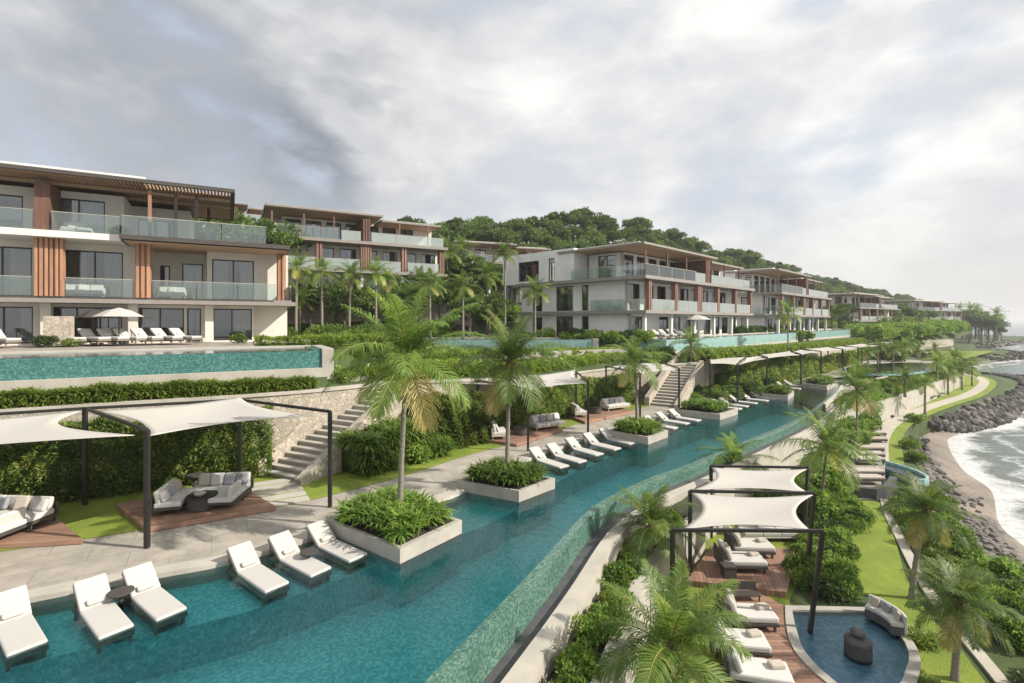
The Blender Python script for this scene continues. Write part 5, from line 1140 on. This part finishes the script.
# shrubs : scatter by pixel-free plan polygons
def inpoly(x, y, P):
    c = False; j = len(P) - 1
    for i in range(len(P)):
        if (P[i][1] > y) != (P[j][1] > y) and x < (P[j][0] - P[i][0]) * (y - P[i][1]) / (P[j][1] - P[i][1]) + P[i][0]: c = not c
        j = i
    return c
def scatter(poly, z, sp, smin, smax, label, group, kinds, seed, zf=None, mass=False):
    VV = []; QQ = []; TT = []; kk = 0
    rnd = random.Random(seed); P = [(p[0], p[1]) for p in poly]; xs = [p[0] for p in P]; ys = [p[1] for p in P]; x = min(xs); n = 0
    while x < max(xs):
        y = min(ys)
        while y < max(ys):
            xx, yy = x + rnd.uniform(-.4, .4) * sp, y + rnd.uniform(-.4, .4) * sp
            if inpoly(xx, yy, P) and mass:
                me = BUSH[rnd.choice(kinds)]; nv = len(me.vertices); v = np.empty(nv * 3, np.float32); me.vertices.foreach_get('co', v); v = v.reshape(-1, 3); tn = np.empty(nv, np.float32); me.attributes['tint'].data.foreach_get('value', tn)
                a = rnd.uniform(0, 6.28); sc_ = rnd.uniform(smin, smax); R = np.array([[math.cos(a), -math.sin(a), 0], [math.sin(a), math.cos(a), 0], [0, 0, 1]]); VV.append(v @ R.T * sc_ + np.array([xx, yy, zf(xx, yy) if zf else z])); QQ.append(np.arange(nv).reshape(-1, 4) + kk); TT.append(tn); kk += nv
            elif inpoly(xx, yy, P): shrub(xx, yy, zf(xx, yy) if zf else z, rnd.uniform(smin, smax), label, group, rnd.choice(kinds), rnd); n += 1
            y += sp
        x += sp
    if mass: tag(link('undergrowth', npmesh('undergrowth', np.concatenate(VV), np.concatenate(QQ), np.concatenate(TT)), None, 'hedge_leaf'), label, None, None, 'stuff')
    return n
G_ = lambda *a: [at(px, py, g) for px, py in a]
scatter(G_((792, 600), (800, 560), (812, 535), (825, 508), (862, 505), (872, 528), (852, 545), (848, 572), (862, 598)), g, .64, .42, .62, 'glossy green shrub in the mass right of the pavilion posts', 'shrubs between pavilion and lawn', [0, 1, 2, 0], 31)
scatter(G_((815, 525), (835, 500), (838, 470), (858, 440), (850, 420), (800, 452), (745, 480), (700, 508), (715, 520), (760, 515)), g, .95, .8, 1.25, 'tall shrub in the thicket behind the pavilion', 'shrubs behind the pavilion', [0, 1, 4, 2, 4], 32, mass=True)
scatter(G_((905, 620), (925, 640), (940, 690), (925, 720), (915, 683), (922, 655)), g, .5, .35, .5, 'low yellow green shrub beside the kerb of the round pool', 'shrubs right of the round pool', [4, 5], 33)
def slope_z(x, y):
    i = min(range(0, len(S_), 2), key=lambda k: (S_[k].x - x) ** 2 + (S_[k].y - y) ** 2); s, b = S_[i], B_[i]; d = (b - s); t = max(0, min(1, ((x - s.x) * d.x + (y - s.y) * d.y) / (d.x ** 2 + d.y ** 2))); return LOW - 1.6 * t - .05
sp_poly = [p for p in offset(pth, .8) if p.y < 24][::-1]
so = [S_[k].lerp(B_[k], .6) for k in range(NS, int(NS * 6.6))]
scatter([Vector(p) for p in reversed(sp_poly)] + so[::-1], 0, .8, .55, .8, 'leafy shrub on the slope between path and beach', 'shrubs on the beach slope', [0, 1, 2, 4, 5], 34, slope_z)
so1 = [S_[k].lerp(B_[k], -.05) for k in range(int(NS * 7), int(NS * 10.4))]; so2 = [S_[k].lerp(B_[k], .3) for k in range(int(NS * 7), int(NS * 10.4))]
scatter(so1 + so2[::-1], 0, 1.1, .55, .8, 'rounded shrub between the sun terrace path and the rocks', 'shrubs above the rocks', [0, 1, 4], 35, slope_z)
scatter([(-7.5, 51.5), (-5.5, 54), (-4, 59), (-1.5, 66), (2.5, 72), (-4, 76), (-7.5, 66), (-12, 55)], 0, 1.7, 1.1, 1.9, 'tangled undergrowth on the bank between the second and central villas', None, [0, 1, 2, 2], 48, lambda x, y: 6.2, mass=True)
scatter([(-8.2, 23.2), (-5.3, 24.9), (-3.5, 26.8), (-6, 28), (-8.6, 26.5)], 0, 1.0, .6, .95, 'broad leaved shrub spilling over the wall right of the long left pool', 'shrubs spilling over the wall', [3, 0, 4, 5], 50, lambda x, y: 3.1)
scatter([(70, 112), (120, 138), (150, 192), (100, 160), (75, 135)], 0, 4, 1.6, 2.8, 'green shrubbery on the bank before the distant villas', None, [0, 1, 2, 4], 51, lambda x, y: 4.1, mass=True)
scatter([(60, 83), (112, 124), (128, 142), (150, 185), (120, 160), (74, 111)], 0, 2.6, 1.3, 2.3, 'dense low greenery on the bank below the distant villas', None, [0, 1, 2, 4], 52, lambda x, y: 3.0 + max(0, (y - 100) * .02), mass=True)
# gardens behind R wall between villa 1 and villa 3
def gz(x, y): return 4.45 if y > 45 else (3.2 + max(0, (y - 27)) * .068)
scatter([(-8.2, 26.3), (-5.5, 27), (-2, 30), (-1, 33.2), (-6.8, 31.8), (-7.5, 28)], 0, 1.3, .6, 1.0, 'garden shrub on the bank above the first staircase', 'shrubs on the bank above the stairs', [0, 1, 3, 4], 36, gz)
scatter([(-12, 38.5), (-22, 36.5), (-26, 41), (-14, 46.5), (-7, 51), (-6, 48), (-9, 43)], 0, 1.7, .8, 1.3, 'tall shrub in the garden around the slender palms', 'shrubs around the slender palms', [0, 1, 2, 4], 37, lambda x, y: 4.5, mass=True)
scatter([(-10.5, 29), (-14, 35), (-9, 40), (-7.5, 36)], 0, 1.7, .7, 1.1, 'garden shrub beside the left villa', 'shrubs beside the left villa', [0, 1, 5, 4], 38, lambda x, y: 4.3)
scatter([(6.5, 44.5), (10.5, 43), (12.5, 43.5), (12, 46), (4, 49), (-2, 50)], 0, 1.3, .6, 1.0, 'shrub at the foot of the blank side wall of the central villa', 'shrubs below the central villa side', [0, 1, 2, 3], 39, lambda x, y: 4.2)
scatter([(38.5, 66), (41.5, 69), (42, 73), (38, 71)], 0, 1.5, .9, 1.2, 'shrub between the raised pools of central and fourth villas', 'shrubs between the raised pools', [0, 2, 1], 40, lambda x, y: 3.6)
scatter([(10, 38), (16, 43), (13, 43), (8, 40)], 0, 1.2, .6, 1.0, 'shrub beside the top of the second staircase', 'shrubs at the second staircase', [0, 2, 1], 41, lambda x, y: 2.6)
scatter([(12.8, 35.5), (17, 38.5), (24, 45.2), (22.5, 46.3), (16.5, 41.5), (13, 39)], 0, 1.25, .6, .95, 'garden shrub behind the fourth planter', 'shrubs behind the fourth planter', [0, 1, 3, 4, 2], 42, lambda x, y: 0)
scatter([(26, 49.5), (31, 53), (35, 57), (31, 55.5)], 0, 1.7, .8, 1.1, 'garden shrub near the far bend of the main pool', 'shrubs near the far bend', [0, 1, 2, 4], 43, lambda x, y: 0, mass=True)
scatter([(-5.2, 19.5), (-3.8, 21.2), (-2.2, 24.2), (-4.6, 23.2), (-6.9, 20.8)], 0, .9, .6, .85, 'broad leaved shrub in the bed right of the first staircase', 'shrubs right of the first staircase', [3, 0, 1, 3], 44, lambda x, y: 0)
scatter([(56, 73), (66, 84), (78, 98), (112, 128), (95, 122), (60, 88), (50, 78)], 0, 3.2, 1.3, 2.2, 'shrub in the far gardens below the distant villas', 'shrubs in the far gardens', [0, 1, 2, 4], 45, lambda x, y: .0 if y < 90 else .6, mass=True)
scatter([(18.5, 29.5), (23, 34), (29, 41), (30.5, 44), (26, 39.5), (21, 33.5), (17.8, 30.6)], 0, 1.1, 1.1, 1.6, 'shrub on the bank right of the far infinity edge', 'shrubs right of the far infinity edge', [0, 1, 4, 2], 46, lambda x, y: LOW, mass=True)
scatter([(32, 43.5), (42, 52), (58, 68), (62, 72), (52, 66), (40, 55), (33, 47.5)], 0, 1.6, .5, .8, 'shrub on the slope above the beige wall', 'shrubs above the beige wall', [0, 1, 4, 2], 47, lambda x, y: -.6, mass=True)

# ------------------------------------------------------------------ palms
def palm_px(px, py_c, d, zb, rpx, label, lod=0, dx=0, seed=0, nuts=False, tr=None):
    zc_ = H - (py_c - HZ) * d / F; xb = (px - 512) * d / F
    return palm(xb, d, zb, zc_ - zb, rpx * d / F, label, lod, lean=(dx * d / F, 0), seed=seed, nuts=nuts, tr=tr)
palm_px(400, 360, pc[0].y, .2, 84, 'large coconut palm growing from the nearest planter', 0, 7, 1, True)
palm_px(507, 364, pc[1].y, .2, 62, 'coconut palm growing from the second nearest planter', 0, 3, 2, True)
palm_px(637, 362, pc[2].y, .2, 36, 'coconut palm growing from the third nearest planter', 1, -2, 3)
palm_px(691, 345, 41.5, 0, 23, 'slender palm beside the second staircase', 1, 0, 4)
palm_px(671, 650, 10.4, LOW, 90, 'large low palm at the bottom beside the curved deck', 0, 0, 5, True)
palm_px(651, 528, 15.6, -1.35, 52, 'palm in the planting bed left of the pavilion sails', 0, 0, 6)
palm_px(733, 463, 23.5, LOW, 38, 'bushy palm behind the rear pavilion sail', 1, 0, 7)
palm_px(821, 448, 22.3, LOW, 48, 'yellowish palm right of the pavilion beside the far infinity edge', 1, 6, 8)
palm_px(857, 391, 33.5, LOW, 38, 'tall palm at the corner of the beachside sun terrace', 1, 0, 9)
palm_px(912, 512, 15.9, LOW, 45, 'coconut palm leaning over the path beside the beach', 0, 14, 10, True)
palm_px(955, 606, 12.3, LOW, 52, 'coconut palm at the bottom right beside the path', 0, 6, 11, True)
palm_px(788, 314, 53, 3.0, 17, 'palm in front of the fourth villa', 1, 0, 12)
for k, (px, py, d, dx) in enumerate(((296, 268, 40, 1), (322, 272, 40.5, 0), (349, 275, 41, 2), (376, 273, 41.5, 0), (430, 284, 44, 0), (463, 286, 45, 0), (505, 254, 50, 0), (535, 292, 47, 0), (407, 300, 46, 0), (487, 276, 52, 0), (447, 252, 60, 0), (461, 250, 64, 0), (418, 282, 52, 2))):
    palm_px(px, py, d, 4.4, 20 if k != 6 else 17, ['slender palm first from the left between the two left villas', 'slender palm second from the left between the two left villas', 'slender palm third from the left between the two left villas', 'slender palm fourth from the left between the two left villas', 'palm above the left end of the pale raised pool', 'palm above the middle of the pale raised pool', 'tallest slim palm left of the white central villa', 'short palm against the side wall of the central villa', 'drooping palm before the second villa, right of the slender row', 'palm half hidden left of the tallest slim palm', 'rear palm left of the pair above the half hidden villa', 'rear palm right of the pair above the half hidden villa', 'palm right below the second villa balcony'][k], 1, dx, 20 + k, tr=.12)
far = [(905, 377, 47, -1.1), (937, 362, 58, -1), (925, 384, 46, LOW), (948, 372, 60, LOW), (962, 368, 64, LOW), (972, 366, 68, LOW), (955, 358, 70, LOW), (893, 350, 68, 0), (905, 346, 74, 0), (878, 348, 70, 0), (918, 350, 80, 0), (868, 352, 62, 0), (935, 348, 90, 0), (900, 316, 120, 3), (920, 318, 130, 3), (884, 322, 110, 3), (943, 322, 150, 2), (956, 325, 170, 2), (808, 336, 72, 3)]
for k, (px, py, d, zb) in enumerate(far):
    palm_px(px, py, d, zb, 14 if k < 7 else (10 if k < 13 else 8), ('palm beside the far path above the rocks' if k < 7 else ('palm in the gardens past the second pool' if k < 13 else 'small distant palm before the farthest villas')), 1 if k < 7 else 2, 0, 50 + k, tr=.12, )
    bpy.data.objects[-1]
rnd = random.Random(5)
for k in range(26):
    px = 958 + 45 * (k + .5) / 26 + rnd.uniform(-2, 2); d = rnd.uniform(200, 250); hh = rnd.uniform(7, 15) * (1 - .5 * abs((px - 968) / 45) ** 1.5)
    if k % 3 == 0: palm(atd(px, d).x, d, -1, hh, 4.0, 'distant palm on the headland at the end of the shore', 2, 'palms on the headland', seed=k, tr=.25)
    else: tree(atd(px, d).x, d, -2, hh / 7.5, 'distant round tree on the headland at the end of the shore', 'trees on the headland', k, rnd)

rnd = random.Random(55)
for k, (px, d, s_) in enumerate(((448, 64, .95), (468, 62, 1.0), (486, 65, .9), (500, 66, .9), (434, 60, .85), (516, 68, .8))): tree(atd(px, d).x, d, 7.4, s_, 'taller tree screening the low villa between the two larger ones', 'trees screening the low villa', k, rnd)
for k, (px, d, h_) in enumerate(((285, 44.5, 5.5), (310, 45, 5), (336, 45.5, 5.6), (362, 46, 5), (388, 47, 5.8), (405, 48, 5), (420, 50, 6), (440, 51, 5.4), (455, 53, 6.2), (474, 54, 5.2), (300, 42.5, 4), (345, 43, 4.2), (380, 44.5, 4), (415, 45.5, 4.4), (470, 49, 4.5), (490, 51, 4.8))):
    if k % 3 == 1: palm(atd(px, d).x, d, 4.5, h_ - .6, 1.7, 'palm mixed among bushy trees in front of the second villa', 1, 'palms mixed among the garden trees', seed=k + 70, tr=.11)
    else: tree(atd(px, d).x, d, 4.3, h_ / 7.0, 'small bushy tree in the garden in front of the second villa', 'garden trees before the second villa', k, rnd)
for k, (px, d, zz, s_) in enumerate(((748, 82, 4, .8), (716, 74, 4.3, .7), (832, 100, 4, .8), (845, 118, 4, .9), (900, 150, 4, 1.1), (872, 128, 4, .9), (888, 140, 3.5, .9), (915, 150, 3.5, .9), (930, 160, 3.5, .9), (826, 92, 4, .55))):
    tree(atd(px, d).x, d, zz, s_, 'leafy tree filling a gap between two distant villas', 'trees between the distant villas', k, rnd)
# ------------------------------------------------------------------ hill trees
rnd = random.Random(9); G = [Vector(p) for p in ST['G']]; Xr = [Vector(p) for p in ST['X']]; cnt = 0
for i in range(len(G) - 1):
    L_ = (Xr[i + 1] - Xr[i]).length; far_ = Xr[i].y > 160; spn = 5.2 if not far_ else 8.5; n = max(2, int(L_ / spn)); m_ = 7 if not far_ else 4
    if i < 2: n = max(2, n // 2)
    for a in range(n):
        for b in range(m_):
            t = (a + rnd.random()) / n; q = .12 + .92 * (b + rnd.uniform(.2, .8)) / m_; p = G[i].lerp(G[i + 1], t).lerp(Xr[i].lerp(Xr[i + 1], t), min(q, 1.03))
            if math.hypot(p.x + 3, p.y - 78) < 12 or math.hypot(p.x + 38, p.y - 68) < 11: continue
            s = rnd.uniform(.75, 1.25) * (1.25 if far_ else 1); tree(p.x, p.y, p.z - .3, s, 'broadleaf tree in the dense wood on the hill', 'trees on the wooded hill', cnt, rnd); cnt += 1
for k, (px, py, d) in enumerate(((212, 214, 42), (232, 208, 43.5), (252, 212, 45), (268, 214, 48))):
    tree(atd(px, d).x, d, 8.2, (H - (py - HZ) * d / F - 8.2) / 7.4, 'bright tree rising behind the roof terrace of the left villa', 'trees behind the left villa', k, rnd)
for k, (x, y) in enumerate(((-18, 62), (-8, 64), (-2, 72), (6, 80), (14, 88), (-24, 66), (26, 96), (36, 106), (-30, 64), (44, 118), (56, 132), (70, 145), (86, 160), (104, 178), (125, 200), (-13, 60))):
    tree(x, y, 7.6, rnd.uniform(.8, 1.15), 'tree standing close behind the villas at the foot of the hill', 'trees at the foot of the hill', k, rnd)

# ------------------------------------------------------------------ boulders
def rock_mesh(seed):
    rng = np.random.default_rng(seed); import bmesh
    bm = bmesh.new(); bmesh.ops.create_icosphere(bm, subdivisions=2, radius=1)
    pl = unit(rng.normal(0, 1, (9, 3))); dd = rng.uniform(.55, .85, 9)
    for v in bm.verts:
        c = np.array(v.co)
        for p_, d_ in zip(pl, dd):
            e = c @ p_ - d_
            if e > 0: c = c - p_ * e
        v.co = Vector(c * np.array([1.15, .9, .75]) * rng.uniform(.96, 1.04))
    me = bpy.data.meshes.new('boulder'); bm.to_mesh(me); bm.free(); return me
RK = []
for s in range(6):
    me = rock_mesh(s); me.materials.append(M['rock' if s < 4 else 'pale_rock']); RK.append(me)
rnd = random.Random(77); cnt = 0; allr = []
def shore(k, t):
    i = int(k); f = k - i; s = S_[i].lerp(S_[i + 1], f); b = B_[i].lerp(B_[i + 1], f); w = W_[i].lerp(W_[i + 1], f)
    return s.lerp(b, t) if t < 1 else b.lerp(w, t - 1)
for k in range(5200):
    st = rnd.uniform(10.3, 16.2) * NS if k < 4500 else rnd.uniform(17, 23) * NS; t = rnd.uniform(.45, 2.12); p = shore(min(st, len(S_) - 2), t); s = rnd.uniform(.22, .55) * (1.3 if rnd.random() < .2 else 1); allr.append((p.length, p, s))
for k in range(330):
    st = rnd.uniform(6.6, 9.6) * NS; t = rnd.uniform(.55, 1.35) ; p = shore(st, t); allr.append((p.length, p, rnd.uniform(.10, .30)))
for k in range(450):
    st = rnd.uniform(1.5, 6.8) * NS; t = rnd.uniform(.85, 1.75) ; p = shore(st, t); allr.append((p.length, p, rnd.uniform(.07, .2)))
allr.sort(key=lambda a: (a[0] / a[2]) if a[1].y > 40 else 1e9)
big, small = allr[:290], allr[290:]
peb = [a for a in small if a[1].y < 40]; small = [a for a in small if a[1].y >= 40]
for i, (d, p, s) in enumerate(big):
    o = bpy.data.objects.new('boulder', RK[i % 6]); col.objects.link(o); o.location = p + Vector((0, 0, s * .25)); o.scale = (s,) * 3; o.rotation_euler = (rnd.uniform(-.5, .5), rnd.uniform(-.5, .5), rnd.uniform(0, 6.28))
    tag(o, 'dark grey boulder in the rocky breakwater along the shore', 'boulder', 'boulders along the shore')
def rubble(lst, label, nm, m):
    Vs = []; Fs = []; k0 = 0
    for i, (d, p, s) in enumerate(lst):
        v, f = base[i % 4]; R = np.array(Matrix.Rotation(rnd.uniform(0, 6.28), 3, 'Z') @ Matrix.Rotation(rnd.uniform(-.6, .6), 3, 'X')); Vs.append(v @ R.T * s * 1.1 + np.array(p) + np.array([0, 0, s * .2])); Fs.append(f + k0); k0 += len(v)
    tag(link(nm, npmesh(nm, np.concatenate(Vs), np.concatenate(Fs), None, 3), None, m), label, None, None, 'stuff')
base = [(np.array([v.co[:] for v in me.vertices]), np.array([p.vertices[:] for p in me.polygons])) for me in RK[:4]]
rubble(small, 'loose mass of dark rubble between the large shore boulders', 'rubble', 'rock')
rubble(peb, 'grey brown pebbles and small stones strewn along the top of the beach', 'pebbles', 'pale_rock')

# remove prototypes
for r_ in (protoA, protoB, protoC):
    for c in list(r_.children): bpy.data.objects.remove(c)
    bpy.data.objects.remove(r_)

# ------------------------------------------------------------------ haze
HZM, nt, out = mat('haze'); pv = N(nt, 'ShaderNodeVolumePrincipled'); pv.inputs['Color'].default_value = (.93, .95, .98, 1); pv.inputs['Density'].default_value = .00042; pv.inputs['Anisotropy'].default_value = .2
nt.links.new(pv.outputs[0], out.inputs['Volume'])
tag(MB().box(-5900, 8900, -480, 11900, SEA - 3, 48).build('haze', 'haze'), kind='stuff')

# ------------------------------------------------------------------ world, sun, camera
SUN_AZ = rad(-10)      # sun stands to the right (+X), slightly in front of the camera's plane
SUN_EL = rad(36)
w = bpy.data.worlds.new('World'); sc.world = w; w.use_nodes = True; nt = w.node_tree; nt.nodes.clear(); L = nt.links.new
out = N(nt, 'ShaderNodeOutputWorld'); bg = N(nt, 'ShaderNodeBackground'); bg.inputs[1].default_value = .1; L(bg.outputs[0], out.inputs[0])
sky = N(nt, 'ShaderNodeTexSky', sky_type='NISHITA', sun_disc=False); sky.sun_elevation = SUN_EL; sky.sun_rotation = PI / 2 - SUN_AZ; sky.air_density = 1.2; sky.dust_density = 2.0
tc = N(nt, 'ShaderNodeTexCoord'); sp = N(nt, 'ShaderNodeSeparateXYZ'); L(tc.outputs['Generated'], sp.inputs[0])
az = N(nt, 'ShaderNodeMath', operation='ADD'); az.inputs[1].default_value = .28; L(sp.outputs[2], az.inputs[0])
mxz = N(nt, 'ShaderNodeMath', operation='MAXIMUM'); mxz.inputs[1].default_value = .05; L(az.outputs[0], mxz.inputs[0])
dv = N(nt, 'ShaderNodeVectorMath', operation='SCALE'); iv = N(nt, 'ShaderNodeMath', operation='DIVIDE'); iv.inputs[0].default_value = 1; L(mxz.outputs[0], iv.inputs[1]); L(tc.outputs['Generated'], dv.inputs[0]); L(iv.outputs[0], dv.inputs['Scale'])
mp = N(nt, 'ShaderNodeMapping'); mp.inputs['Location'].default_value = (7.3, 2.9, 1.4); mp.inputs['Scale'].default_value = (1.0, 1.0, 2.1); L(tc.outputs['Generated'], mp.inputs[0])
n1_ = N(nt, 'ShaderNodeTexNoise', i_Scale=2.2, i_Detail=9.0, i_Roughness=.52, i_Distortion=.15); L(mp.outputs[0], n1_.inputs['Vector'])
n2_ = N(nt, 'ShaderNodeTexNoise', i_Scale=4.2, i_Detail=9.0, i_Roughness=.56, i_Distortion=.2); L(mp.outputs[0], n2_.inputs['Vector'])
# dark cloud bank on the left
def lobe(px, py, r0, r1, sq=1.0):
    d = Vector(((px - 512) / F, 1, (HZ - py) / F)).normalized()
    s_ = N(nt, 'ShaderNodeVectorMath', operation='DISTANCE'); s_.inputs[1].default_value = d; L(tc.outputs['Generated'], s_.inputs[0])
    m_ = N(nt, 'ShaderNodeMapRange', interpolation_type='SMOOTHSTEP'); m_.inputs[1].default_value = r0; m_.inputs[2].default_value = r1; m_.inputs[3].default_value = 1; m_.inputs[4].default_value = 0; L(s_.outputs['Value'], m_.inputs[0]); return m_.outputs[0]
dk = lobe(200, 60, .1, .62); dk2 = lobe(350, 150, .02, .22)
sh = ramp(nt, n2_.outputs[0], [(.36, (5.3, 5.55, 6.0)), (.5, (6.5, 6.5, 6.55)), (.66, (8.2, 8.1, 7.9))])
lo = N(nt, 'ShaderNodeMath', operation='MULTIPLY_ADD'); lo.inputs[1].default_value = .85; L(dk, lo.inputs[0]); m2 = N(nt, 'ShaderNodeMath', operation='MULTIPLY'); m2.inputs[1].default_value = .45; L(dk2, m2.inputs[0]); L(m2.outputs[0], lo.inputs[2])
# shade by broad noise within lobes
mod = N(nt, 'ShaderNodeMapRange'); mod.inputs[1].default_value = .40; mod.inputs[2].default_value = .58; mod.inputs[3].default_value = 1.3; mod.inputs[4].default_value = .35; L(n1_.outputs[0], mod.inputs[0])
dm = N(nt, 'ShaderNodeMath', operation='MULTIPLY', use_clamp=True); L(lo.outputs[0], dm.inputs[0]); L(mod.outputs[0], dm.inputs[1])
mxd = N(nt, 'ShaderNodeMix', data_type='RGBA'); L(dm.outputs[0], mxd.inputs[0]); L(sh.outputs[0], mxd.inputs[6]); mxd.inputs[7].default_value = (2.2, 2.45, 2.9, 1)
cov = N(nt, 'ShaderNodeMapRange', interpolation_type='SMOOTHSTEP'); cov.inputs[1].default_value = .37; cov.inputs[2].default_value = .52; cov.inputs[3].default_value = .15; cov.inputs[4].default_value = 1; L(n1_.outputs[0], cov.inputs[0])
skm = N(nt, 'ShaderNodeMix', data_type='RGBA', blend_type='MULTIPLY'); skm.inputs[0].default_value = 1; L(sky.outputs[0], skm.inputs[6]); skm.inputs[7].default_value = (1.3, 1.3, 1.3, 1)
ska = N(nt, 'ShaderNodeMix', data_type='RGBA'); ska.inputs[0].default_value = .75; L(skm.outputs[2], ska.inputs[6]); ska.inputs[7].default_value = (5.2, 5.5, 6.1, 1)
mxc = N(nt, 'ShaderNodeMix', data_type='RGBA'); L(cov.outputs[0], mxc.inputs[0]); L(ska.outputs[2], mxc.inputs[6]); L(mxd.outputs[2], mxc.inputs[7])
# pale band at the horizon
hb = N(nt, 'ShaderNodeMapRange', interpolation_type='SMOOTHSTEP'); hb.inputs[1].default_value = -.02; hb.inputs[2].default_value = .22; hb.inputs[3].default_value = .85; hb.inputs[4].default_value = 0; L(sp.outputs[2], hb.inputs[0])
mxh = N(nt, 'ShaderNodeMix', data_type='RGBA'); L(hb.outputs[0], mxh.inputs[0]); L(mxc.outputs[2], mxh.inputs[6]); mxh.inputs[7].default_value = (6.1, 5.95, 5.7, 1)
L(mxh.outputs[2], bg.inputs[0])

sl_ = bpy.data.lights.new('sun', 'SUN'); sl_.energy = 5.0; sl_.angle = rad(.6); sl_.color = (1, .93, .82)
so_ = bpy.data.objects.new('sun', sl_); col.objects.link(so_)
sd = Vector((math.cos(SUN_EL) * math.cos(SUN_AZ), math.cos(SUN_EL) * math.sin(SUN_AZ), math.sin(SUN_EL))); so_.rotation_euler = sd.to_track_quat('Z', 'Y').to_euler(); so_.location = sd * 60

cam = bpy.data.cameras.new('camera'); co = bpy.data.objects.new('camera', cam); col.objects.link(co); sc.camera = co
co.location = (0, 0, H); co.rotation_euler = (PI / 2, 0, 0); cam.sensor_width = 36; cam.lens = 36 * F / 1024; cam.shift_y = -(341.5 - HZ) / 1024; cam.clip_end = 20000; cam.clip_start = .1
sc.view_settings.view_transform = 'Standard'; sc.view_settings.look = 'None'; sc.view_settings.exposure = .36; sc.view_settings.gamma = 1
sc.cycles.max_bounces = 6; sc.cycles.transparent_max_bounces = 16; sc.cycles.diffuse_bounces = 3; sc.cycles.glossy_bounces = 3; sc.cycles.volume_bounces = 0; sc.cycles.use_denoising = True
sc.cycles.volume_step_rate = 20
